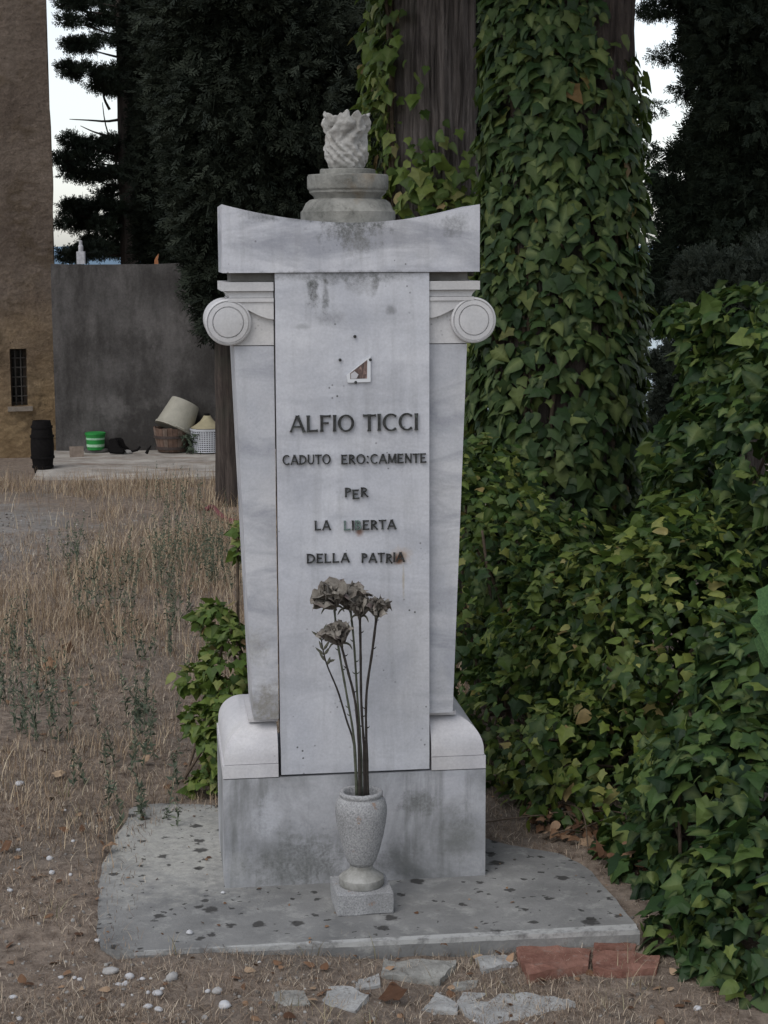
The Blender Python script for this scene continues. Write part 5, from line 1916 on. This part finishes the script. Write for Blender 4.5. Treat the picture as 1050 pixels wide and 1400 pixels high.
    tf = np.array([(0, 1, 2), (0, 2, 3), (0, 3, 4), (0, 4, 5), (0, 5, 1), (1, 6, 2), (2, 6, 7), (2, 7, 3), (3, 7, 8), (3, 8, 4), (4, 8, 9), (4, 9, 5), (5, 9, 10), (5, 10, 1), (1, 10, 6)])
    R = frames(rng.normal(size=(n, 3)), np.array([0, 0, 1.0]) + rng.normal(size=(n, 3)) * 0.3)
    s = np.where(y > 7, rng.uniform(0.005, 0.013, n), 0.0014 + 0.0065 * rng.random(n) ** 3)
    V, Fc = scatter(ico, tf, np.stack([x, y, ground_z(x, y) + s * 0.2], 1), R, s)
    gm = rnd_mat('grey_gravel', [(0.0, (0.08, 0.07, 0.06)), (0.6, (0.20, 0.185, 0.17)), (0.95, (0.34, 0.33, 0.31)), (1.0, (0.58, 0.57, 0.56))])
    o = mesh_np('gravel', V, Fc, gm, attrs={'rnd': np.repeat(rng.random(n), len(ico))})
    o['kind'] = 'stuff'
    tag(o, 'fine grey gravel on the track and the bare soil', 'gravel')


build_grass()


def stone_shape(name, r, mat, seed, sub=2, rough=0.28, loc=(0, 0, 0), rz=0.0):
    bm = bmesh.new()
    bmesh.ops.create_icosphere(bm, subdivisions=sub, radius=1.0)
    co = np.array([v.co for v in bm.verts])
    d = 1 + rough * fbm(co * 1.3 + seed * 3.1, 3)
    for v, k in zip(bm.verts, d):
        v.co = Vector((v.co.x * r[0] * k, v.co.y * r[1] * k, max(-0.4, v.co.z) * r[2] * k))
    o = from_bm(name, bm, mat, smooth=True)
    o.location = loc
    o.rotation_euler = (0, 0, rz)
    return o


def build_rubble():
    wht = plain('white_pebble', (0.46, 0.46, 0.47), 0.75, 0.3, 0.12, 60, 0.2)
    gry = plain('grey_pebble', (0.34, 0.33, 0.32), 0.9, 0.2, 0.2, 60, 0.3)
    rng = random.Random(8)
    peb = [(27, 1076, 6, 0), (68, 1174, 5, 0), (71, 1193, 5, 0), (14, 1217, 4, 0), (133, 1287, 4, 0), (83, 1335, 4, 0), (102, 1336, 3.5, 0), (109, 1339, 4, 0), (18, 1366, 5, 0), (162, 1351, 4, 0), (171, 1350, 5, 0),
           (195, 1343, 4, 0), (177, 1340, 7, 0), (202, 1380, 6, 0), (217, 1384, 6, 0), (215, 1362, 7, 0), (202, 1362, 4, 0), (284, 1360, 4, 0), (168, 1378, 3.5, 0), (307, 1378, 9, 0), (235, 1344, 10, 1), (297, 1362, 8, 1), (152, 1332, 10, 1),
           (259, 1276, 5, 2), (305, 1221, 2.6, 2), (152, 1112, 3, 0), (953, 1386, 5, 0), (700, 1325, 3, 0), (27, 1398, 4, 0), (100, 1150, 3, 0), (25, 1163, 3.5, 0), (96, 1194, 3, 0), (280, 1395, 5, 1)]
    for i, (u, v, r, k) in enumerate(peb):
        p = PG(u, v) if k < 2 else G(u, v, 0.0)
        s = p.y / F_PX
        rr = r * s
        o = stone_shape('pebble', (rr * rng.uniform(1.0, 1.3), rr * rng.uniform(0.8, 1.1), rr * rng.uniform(0.65, 0.9)), gry if k == 1 else wht, i, 2, 0.35, (p.x, p.y, (p.z if k < 2 else 0.0) + rr * 0.3), rng.uniform(0, 3))
        if k == 2:
            tag(o, 'small white pebble lying on the grey slab', 'pebble', 'white pebbles on the slab')
        elif k == 1:
            tag(o, 'rough grey stone half sunk in the soil among white pebbles', 'stone', 'grey stones before the slab')
        else:
            tag(o, 'small white pebble lying on the bare brown soil', 'pebble', 'white pebbles on the soil')

    def chunk(name, label, cat, pix, h, mat, seed, lift=0.0, top=None, tilt=0.0):
        pts = [PG(u, v + 6) for u, v in pix]
        c = sum((Vector((p.x, p.y, 0)) for p in pts), Vector()) / len(pts)
        z = min(p.z for p in pts)
        out = []
        for i in range(len(pts)):
            a, b = pts[i], pts[(i + 1) % len(pts)]
            n = max(1, int((Vector(a) - Vector(b)).length / 0.014))
            for k in range(n):
                f = k / n
                nn = fbm(np.array([[i * 3.1 + f * 5, seed, 0.5], [i * 3.1 + f * 5, seed, 9.5]]), 2)
                out.append((a.x + (b.x - a.x) * f - c.x + 0.004 * nn[0], a.y + (b.y - a.y) * f - c.y + 0.004 * nn[1]))
        bm = bm_prism(out, -0.03, h * (0.7 if name == 'brick' else 0.68) + lift, 'z')
        bmesh.ops.triangulate(bm, faces=list(bm.faces))
        bmesh.ops.subdivide_edges(bm, edges=[e for e in bm.edges if e.calc_length() > 0.022], cuts=2)
        bmesh.ops.triangulate(bm, faces=list(bm.faces))
        for v in bm.verts:
            k = fbm(np.array([[v.co.x * 18 + seed, v.co.y * 18, v.co.z * 18]]), 3)[0]
            k2 = fbm(np.array([[v.co.x * 40 + seed, v.co.y * 40, v.co.z * 40 + 3]]), 3)[0]
            v.co.x += 0.004 * k2
            v.co.y += 0.004 * k
            if v.co.z > 0:
                v.co.z += 0.010 * k + 0.004 * k2 + v.co.y * tilt
        o = from_bm(name, bm, mat)
        o.location = (c.x, c.y, z)
        return tag(o, label, cat)

    def cm(name, lo, hi, extra=(0.10, 0.09, 0.08)):
        t = NT(name, 0.95, 0.15)
        b = t.ramp(t.noise(16, 6, 0.7), [(0.35, lo), (0.65, hi)])
        b = t.mix(t.ramp(t.noise(40, 5, 0.7), [(0.58, 0.0), (0.7, 0.7)]), b, extra)
        t.color(b)
        t.bump(t.noise(90, 6, 0.75), 0.7, 0.006)
        return t.m
    con = cm('broken_concrete', (0.20, 0.195, 0.18), (0.34, 0.335, 0.31))
    con2 = cm('pale_rubble', (0.26, 0.26, 0.255), (0.42, 0.42, 0.41))
    bri = cm('weathered_brick', (0.16, 0.074, 0.056), (0.28, 0.15, 0.115), (0.27, 0.21, 0.18))

    def z4(l):
        return [(360 + x * 0.419, 1230 + y * 0.419) for x, y in l]
    chunk('concrete_fragment', 'oblong broken piece of grey concrete lying before the slab', 'rubble', z4([(385, 240), (500, 250), (575, 258), (628, 208), (630, 190), (520, 180), (390, 176)]), 0.026, con, 1)
    chunk('concrete_fragment', 'pointed small chip of concrete next to the red brick', 'rubble', z4([(715, 228), (830, 205), (765, 155), (695, 190)]), 0.018, con2, 2)
    chunk('concrete_fragment', 'wide flat cracked concrete piece flush with the soil before the brick', 'rubble', z4([(735, 420), (1010, 420), (1015, 330), (880, 305), (650, 285), (632, 325), (660, 360)]), 0.012, con2, 3)
    chunk('concrete_fragment', 'wedge of concrete beside the wide cracked piece', 'rubble', z4([(520, 335), (632, 355), (640, 330), (565, 292)]), 0.014, con2, 4)
    chunk('concrete_fragment', 'pale rough rubble lump left of the oblong concrete piece', 'rubble', z4([(190, 322), (300, 345), (345, 305), (290, 275), (215, 262)]), 0.018, con2, 5)
    chunk('concrete_fragment', 'low worn rubble patch farthest from the red bricks', 'rubble', z4([(0, 335), (150, 328), (130, 290), (60, 282), (0, 295)]), 0.010, con, 6)
    chunk('concrete_fragment', 'little concrete shard tucked against the oblong piece', 'rubble', z4([(300, 272), (380, 262), (375, 232), (310, 240)]), 0.012, con2, 7)
    chunk('concrete_fragment', 'thin concrete sliver between the oblong piece and the chip', 'rubble', z4([(610, 278), (695, 272), (700, 250), (620, 252)]), 0.008, con, 8)
    chunk('brick', 'weathered red brick with lichen spots by the slab edge', 'brick', [(722, 1340), (760, 1334), (804, 1328), (807, 1302), (770, 1296), (706, 1293), (708, 1310)], 0.034, bri, 9)
    chunk('brick', 'cracked red brick running under the large leaved ivy', 'brick', [(810, 1332), (850, 1336), (898, 1333), (902, 1312), (866, 1305), (811, 1303)], 0.026, bri, 10)
    chunk('brick', 'half buried red brick tight against the slab corner', 'brick', [(812, 1297), (868, 1299), (870, 1292), (812, 1289)], 0.022, bri, 11)
    # single dead leaves big enough to point at
    tv, tf, md = IVY[2]
    dl = [(75, 915, 0.10, 'large curled tan dead leaf on the dry grass', 0), (97, 892, 0.07, 'pinkish dead leaf lying by a pale grass clump', 0), (148, 835, 0.09, 'orange brown dead leaf among the grey green weeds', 0),
          (198, 1050, 0.05, 'small rust coloured dead leaf near the pale ivy bush', 0), (140, 1165, 0.055, 'orange dead leaf at the worn left rim of the slab', 0), (75, 1068, 0.06, 'flat brown dead leaf beside a white pebble', 0),
          (6, 1168, 0.06, 'bright orange dead leaf on the thatch', 0), (537, 1372, 0.07, 'long orange leaf lying before the concrete fragments', 0), (603, 1312, 0.022, 'dark red curled leaf on top of the oblong concrete piece', 3), (197, 1120, 0.02, 'tiny crimson leaf on the pale corner of the slab', 2), (790, 1283, 0.06, 'russet leaf resting on the half buried brick', 3)]
    for i, (u, v, L, lab, k) in enumerate(dl):
        p = PG(u, v) if k in (0, 3) else G(u, v, 0)
        L *= 0.75
        z = p.z + (0.02 if k == 0 else 0.004 if k == 2 else 0.045)
        R = frames(np.array([[rng.uniform(-1, 1), rng.uniform(-0.4, 0.4), 0.15]]), np.array([[rng.uniform(-.3, .3), -0.55, 1]]))
        me = bpy.data.meshes.new('dead_leaf')
        V = tv.copy()
        V[:, 2] += rng.uniform(0.9, 2.0) * V[:, 0] ** 2 * np.sign(V[:, 0] + 0.25) - rng.uniform(0.2, 0.9) * (V[:, 1] - 0.4) ** 2 + 0.25 * V[:, 0] * V[:, 1]
        me.from_pydata([tuple(q) for q in V], [], [tuple(int(a) for a in f) for f in tf])
        me.materials.append(M['deadleaf'])
        o = bpy.data.objects.new('dead_leaf', me)
        link(o)
        o.matrix_world = Matrix([[*(R[0, r] * L), (p.x, p.y, z)[r]] for r in range(3)] + [[0, 0, 0, 1]])
        tag(o, lab, 'leaf')


build_rubble()

# ------------------------------------------------------------------ clutter by the concrete wall
def build_clutter():
    zt = -0.412
    Dw = WALL_D

    def at(u, v):
        p = G(u, v, zt)
        return p
    s = 17.0 / F_PX
    # green bucket
    p = at(131, 617)
    D = p.y
    s = D / F_PX
    b = thing('green_bucket', 'bright green plastic bucket with lid and pale label by the concrete wall', 'bucket', (p.x, p.y, zt + 0.02))
    gm = plain('green_plastic', (0.02, 0.23, 0.045), 0.45, 0.4, 0.15, 20, 0)
    r = 13.5 * s
    H = 23 * s
    V, Fc = lathe([(r * 0.86, 0), (r * 0.93, H * 0.55), (r * 0.96, H * 0.80), (r * 1.0, H * 0.82), (r * 1.0, H * 0.88)], 32)
    mesh_np('body', V, Fc, gm, b, smooth=False)
    V, Fc = lathe([(r * 1.03, H * 0.885), (r * 1.06, H * 0.90), (r * 1.06, H * 1.0), (r * 0.98, H * 1.02), (r * 0.9, H * 1.0), (0.002, H * 1.0)], 32)
    mesh_np('lid', V, Fc, gm, b)
    V, Fc = lathe([(r * 0.895, H * 0.18), (r * 0.903, H * 0.18), (r * 0.918, H * 0.34), (r * 0.908, H * 0.34)], 32)
    mesh_np('label_band', V, Fc[:-2], plain('pale_label', (0.35, 0.55, 0.38)), b)
    V, Fc = lathe([(r * 0.937, H * 0.60), (r * 0.95, H * 0.60), (r * 0.965, H * 0.72), (r * 0.955, H * 0.72)], 32)
    mesh_np('label_band', V, Fc[:-2], plain('pale_label_upper', (0.30, 0.50, 0.34)), b)
    # stone under the bucket
    o = stone_shape('flat_stone', (0.13, 0.10, 0.05), plain('dark_stone', (0.09, 0.085, 0.08), 0.95), 77, 2, 0.2, (p.x, p.y + 0.02, zt + 0.0))
    tag(o, 'dark flat stone under the green bucket', 'stone')
    # tile / board piece left of the bucket
    q = at(105, 624)
    bm = bm_box(-0.07, 0.07, -0.02, 0.02, -0.01, 0.10)
    o = from_bm('wood_block', bm, plain('grey_brown_wood', (0.20, 0.16, 0.13), 0.9), bevel=0.006)
    o.location = (q.x, q.y, zt)
    o.rotation_euler = (-0.15, 0, 0.15)
    tag(o, 'small brown board leaning left of the green bucket', 'board')
    # dark lumpy boots
    q = at(158, 620)
    bt = thing('old_boots', 'pair of black old boots standing right of the green bucket', 'boots', (q.x, q.y, zt))
    bk = plain('black_rubber', (0.009, 0.008, 0.008), 0.85, 0.1, 0.3, 40, 0.2)
    for k in (-1, 1):
        bm = bm_prism([(-0.06, 0.0), (0.11, 0.0), (0.11, 0.04), (0.05, 0.065), (0.035, 0.15), (-0.055, 0.15), (-0.06, 0.05)], -0.03, 0.03, 'y')
        bmesh.ops.bevel(bm, geom=list(bm.edges), offset=0.012, segments=2, affect='EDGES')
        o = from_bm('boot', bm, bk, bt)
        o.location = (0.0 if k < 0 else 0.035, k * 0.04 - 0.02, 0.008)
        o.rotation_euler = (0, 0, 0.25 * k + 0.1)
    # bits of stick and grey shard
    q = at(188, 620)
    V, Fc = tube([(-0.10, 0, 0.01), (0.0, 0.0, 0.035), (0.03, 0.0, 0.07)], 0.012, 6)
    o = mesh_np('stick', V, Fc, bk)
    o.location = (q.x, q.y, zt)
    tag(o, 'short bent black stick lying between the boots and the wooden tub', 'stick')
    V, Fc = tube([(0, 0, 0.0), (0.02, 0.0, 0.04), (0.05, 0.0, 0.08)], [0.018, 0.014, 0.006], 6)
    o = mesh_np('stick', V, Fc, bk)
    o.location = (q.x + 0.09, q.y, zt)
    tag(o, 'black stub leaning on the wall near the wooden tub', 'stick')
    q = at(174, 620)
    o = stone_shape('grey_stone', (0.06, 0.04, 0.03), plain('grey_shard', (0.25, 0.24, 0.23)), 78, 2, 0.3, (q.x, q.y, zt + 0.01))
    tag(o, 'pale grey stone on the platform right of the boots', 'stone')
    # half barrel tub of staves
    q = at(236, 617)
    s = q.y / F_PX
    tub = thing('wooden_tub', 'old brown wooden stave tub with iron hoops on the platform', 'tub', (q.x, q.y, zt + 0.004))
    wd = plain('stave_wood', (0.13, 0.085, 0.065), 0.9, 0.2, 0.4, 12, 0.4)
    wd2 = plain('stave_wood_grey', (0.17, 0.125, 0.10), 0.9, 0.2, 0.4, 12, 0.4)
    rb, rt, H = 20 * s, 26 * s, 33 * s
    ns = 22
    for k in range(ns):
        a0, a1 = 2 * math.pi * (k + 0.04) / ns, 2 * math.pi * (k + 0.96) / ns
        bm = bmesh.new()
        hh = H * (1 + 0.02 * math.sin(k * 2.1))
        vs = []
        for (r_, z) in ((rb, 0), ((rb + rt) / 2 * 1.03, H / 2), (rt, hh)):
            for rr in (r_, r_ - 0.018):
                for a in (a0, a1):
                    vs.append(bm.verts.new((rr * math.cos(a), rr * math.sin(a), z)))
        for j in (0, 4):
            for f in ((0, 1, 5, 4), (3, 2, 6, 7), (1, 3, 7, 5), (2, 0, 4, 6)):
                bm.faces.new([vs[j + i] for i in f])
        bm.faces.new([vs[i] for i in (0, 2, 3, 1)])
        bm.faces.new([vs[i] for i in (8, 9, 11, 10)])
        from_bm('stave', bm, wd if k % 3 else wd2, tub)
    V, Fc = lathe([(rb * 0.98, 0.02), (rb * 0.98, 0.035)], 32)
    mesh_np('bottom', V, Fc, wd, tub)
    iron = plain('rusty_hoop', (0.06, 0.045, 0.04), 0.7, 0.3)
    for z, rr in ((H * 0.16, rb + (rt - rb) * 0.22), (H * 0.62, rb + (rt - rb) * 0.66)):
        V, Fc = lathe([(rr + 0.002, z - 0.014), (rr + 0.010, z - 0.014), (rr + 0.012, z + 0.014), (rr + 0.004, z + 0.014)], 40)
        mesh_np('hoop', V, Fc[:-2], iron, tub)
    # cream plastic tub, upside down and tilted on the wooden one
    ct = thing('cream_tub', 'cream plastic tub turned upside down over the wooden tub', 'tub', (q.x + 0.015, q.y - 0.02, zt + H * 0.92))
    cmn = plain('cream_plastic', (0.31, 0.295, 0.245), 0.6, 0.3, 0.12, 12, 0.05)
    r1, r2, H2 = 26 * s, 20.5 * s, 41 * s
    V, Fc = lathe([(r1 * 0.96, 0.0), (r1 * 1.05, 0.0), (r1 * 1.05, 0.022), (r1, 0.026), (r2, H2 - 0.015), (r2 * 0.97, H2), (r2 * 0.88, H2 - 0.004), (0.002, H2 - 0.006)], 40)
    o = mesh_np('body', V, Fc, cmn, ct)
    for k in (-1, 1):
        V, Fc = tube([(k * 0.05 - 0.03, 0, H2 - 0.003), (k * 0.05 + 0.03, 0, H2 - 0.003)], 0.008, 6)
        mesh_np('moulded_bar', V, Fc, plain('darker_cream', (0.2, 0.19, 0.16)), ct)  # bars in a darker cream than the tub's body
    V, Fc = tube(smooth_path([(0.02, -r1 * 1.06, 0.012), (0.05, -r1 * 1.2, 0.01), (0.11, -r1 * 1.15, 0.01), (0.13, -r1 * 0.98, 0.012)], 10), 0.008, 6)
    mesh_np('handle', V, Fc, cmn, ct)
    ct.rotation_euler = (-0.30, 0.42, 0.0)
    # demijohn in a white plastic basket with a straw coloured cover
    q2 = at(284, 618)
    dj = thing('demijohn_basket', 'demijohn in a white plastic lattice basket with straw coloured cap', 'demijohn', (q2.x, q2.y, zt + 0.004))
    wp = plain('white_plastic', (0.50, 0.51, 0.54), 0.6, 0.3, 0.1, 20, 0)
    R_, H = 22.5 * s, 31 * s
    gl = NT('dark_green_glass', 0.2, 0.5).color((0.06, 0.06, 0.065)).m
    V, Fc = lathe([(R_ * 0.85, 0.01), (R_ * 0.93, H * 0.5), (R_ * 0.93, H * 0.95), (R_ * 0.5, H * 1.15)], 32)
    mesh_np('bottle', V, Fc, gl, dj, smooth=True)
    for k in range(40):
        a = 2 * math.pi * k / 40
        V, Fc = tube([(R_ * 0.90 * math.cos(a), R_ * 0.90 * math.sin(a), 0.005), (R_ * math.cos(a), R_ * math.sin(a), H * 0.98)], 0.0055, 4)
        mesh_np('basket_bar', V, Fc, wp, dj)
    for k in range(11):
        z = H * (k + 0.4) / 11
        rr = R_ * (0.90 + 0.10 * z / H)
        V, Fc = lathe([(rr - 0.002, z - 0.005), (rr + 0.006, z - 0.005), (rr + 0.006, z + 0.005), (rr - 0.002, z + 0.005)], 40)
        mesh_np('basket_ring', V, Fc[:-2], wp, dj)
    V, Fc = lathe([(R_ * 1.0, H * 0.97), (R_ * 1.06, H * 0.97), (R_ * 1.07, H * 1.03), (R_ * 1.0, H * 1.04)], 40)
    mesh_np('rim', V, Fc[:-2], wp, dj)
    V, Fc = lathe([(R_ * 1.02, H * 1.06), (R_ * 0.95, H * 1.10), (R_ * 0.70, H * 1.20), (R_ * 0.42, H * 1.36), (R_ * 0.26, H * 1.52), (R_ * 0.22, H * 1.58), (R_ * 0.20, H * 1.60)], 40)
    mesh_np('cover', V, Fc, plain('straw_cover', (0.30, 0.265, 0.17), 0.7, 0.3, 0.15, 15, 0.1), dj, smooth=True)
    V, Fc = lathe([(R_ * 0.17, H * 1.60), (R_ * 0.17, H * 1.68), (R_ * 0.14, H * 1.70)], 20)
    mesh_np('stopper', V, Fc, bk, dj)
    # weed tuft between tub and basket
    rng = np.random.default_rng(3)
    q3 = at(263, 618)
    n = 160
    pos = np.array([q3.x, q3.y - 0.1, zt]) + rng.normal(size=(n, 3)) * np.array([0.05, 0.05, 0.0]) + np.array([0, 0, 1]) * (rng.random(n) * 0.2)[:, None]
    R = frames(rng.normal(size=(n, 3)) + np.array([0, 0, 0.6]), rng.normal(size=(n, 3)))
    tv = np.array([(0, 0, 0), (0.25, 0.45, 0), (0, 1, 0), (-0.25, 0.45, 0)])
    V, Fc = scatter(tv, np.array([(0, 1, 2), (0, 2, 3)]), pos - np.array([q3.x, q3.y, zt]), R, rng.uniform(0.03, 0.07, n))
    o = mesh_np('wall_weed', V, Fc, M['weed'], attrs={'rnd': np.repeat(rng.random(n) * 0.6, 4)})
    o.location = (q3.x, q3.y, zt)
    o['kind'] = 'stuff'
    tag(o, 'dark green weed growing between the wooden tub and the demijohn', 'weed')
    # black barrel at the end of the platform
    q = PG(59, 647)
    s = q.y / F_PX
    bar_ = thing('black_barrel', 'black bulging barrel standing between the house and the concrete wall', 'barrel', (q.x, q.y, q.z))
    Hb = 72 * s
    r = 16 * s
    V, Fc = lathe([(r * 0.72, 0), (r * 0.85, Hb * 0.15), (r * 0.97, Hb * 0.35), (r * 1.0, Hb * 0.5), (r * 0.97, Hb * 0.65), (r * 0.85, Hb * 0.88), (r * 0.76, Hb), (r * 0.7, Hb), (r * 0.68, Hb * 0.96), (0.002, Hb * 0.96)], 40)
    o = mesh_np('body', V, Fc, bk, bar_, smooth=True)
    o.data.set_sharp_from_angle(angle=math.radians(40))
    for z, k in ((0.12, 0.845), (0.3, 0.955), (0.7, 0.955), (0.88, 0.865)):
        V, Fc = lathe([(r * k, Hb * (z - 0.02)), (r * k + 0.008, Hb * (z - 0.02)), (r * k + 0.008, Hb * (z + 0.02)), (r * k, Hb * (z + 0.02))], 40)
        mesh_np('hoop', V, Fc[:-2], bk, bar_)
    # lantern-like white box and orange shard on top of the wall
    w = P(111, 361, WALL_D + 0.15)
    ln = thing('white_canister', 'small white canister with a narrow cap standing on the wall top', 'canister', (w.x, w.y, w.z))
    k = WALL_D / F_PX
    o = from_bm('body', bm_box(-5.5 * k, 5.5 * k, -0.03, 0.03, 0, 17 * k), plain('dull_white', (0.42, 0.42, 0.44)), ln, bevel=0.008)
    V, Fc = lathe([(3.4 * k, 17 * k), (3.4 * k, 24 * k), (2.4 * k, 26 * k), (2.4 * k, 31 * k), (1.2 * k, 32 * k)], 16)
    mesh_np('cap', V, Fc, plain('dull_white_cap', (0.40, 0.40, 0.42)), ln)
    w = P(214, 363, WALL_D + 0.14)
    bm = bm_prism([(-3 * k, 0), (3 * k, 0), (2 * k, 8 * k), (3.5 * k, 16 * k), (0, 12 * k), (-2.5 * k, 7 * k)], -0.015, 0.015, 'y')
    o = from_bm('tile_shard', bm, plain('terracotta', (0.34, 0.14, 0.06)))
    o.location = w
    tag(o, 'orange terracotta shard standing on the concrete wall top', 'shard')
    # faded pink hose by the slim trunk
    pts = [PG(u, v) for u, v in ((283, 706), (290, 702), (300, 710), (312, 718), (328, 722), (345, 726))]
    org = pts[0]
    pp = smooth_path([p - org + Vector((0, 0, 0.05 - 0.004 * i)) for i, p in enumerate(pts)], 24)
    V, Fc = tube(pp, 0.017, 10)
    o = mesh_np('garden_hose', V, Fc, plain('faded_pink', (0.17, 0.06, 0.065), 0.8, 0.2), smooth=True)
    o.location = org
    tag(o, 'faded pink garden hose end lying at the foot of the slim trunk', 'hose')


build_clutter()
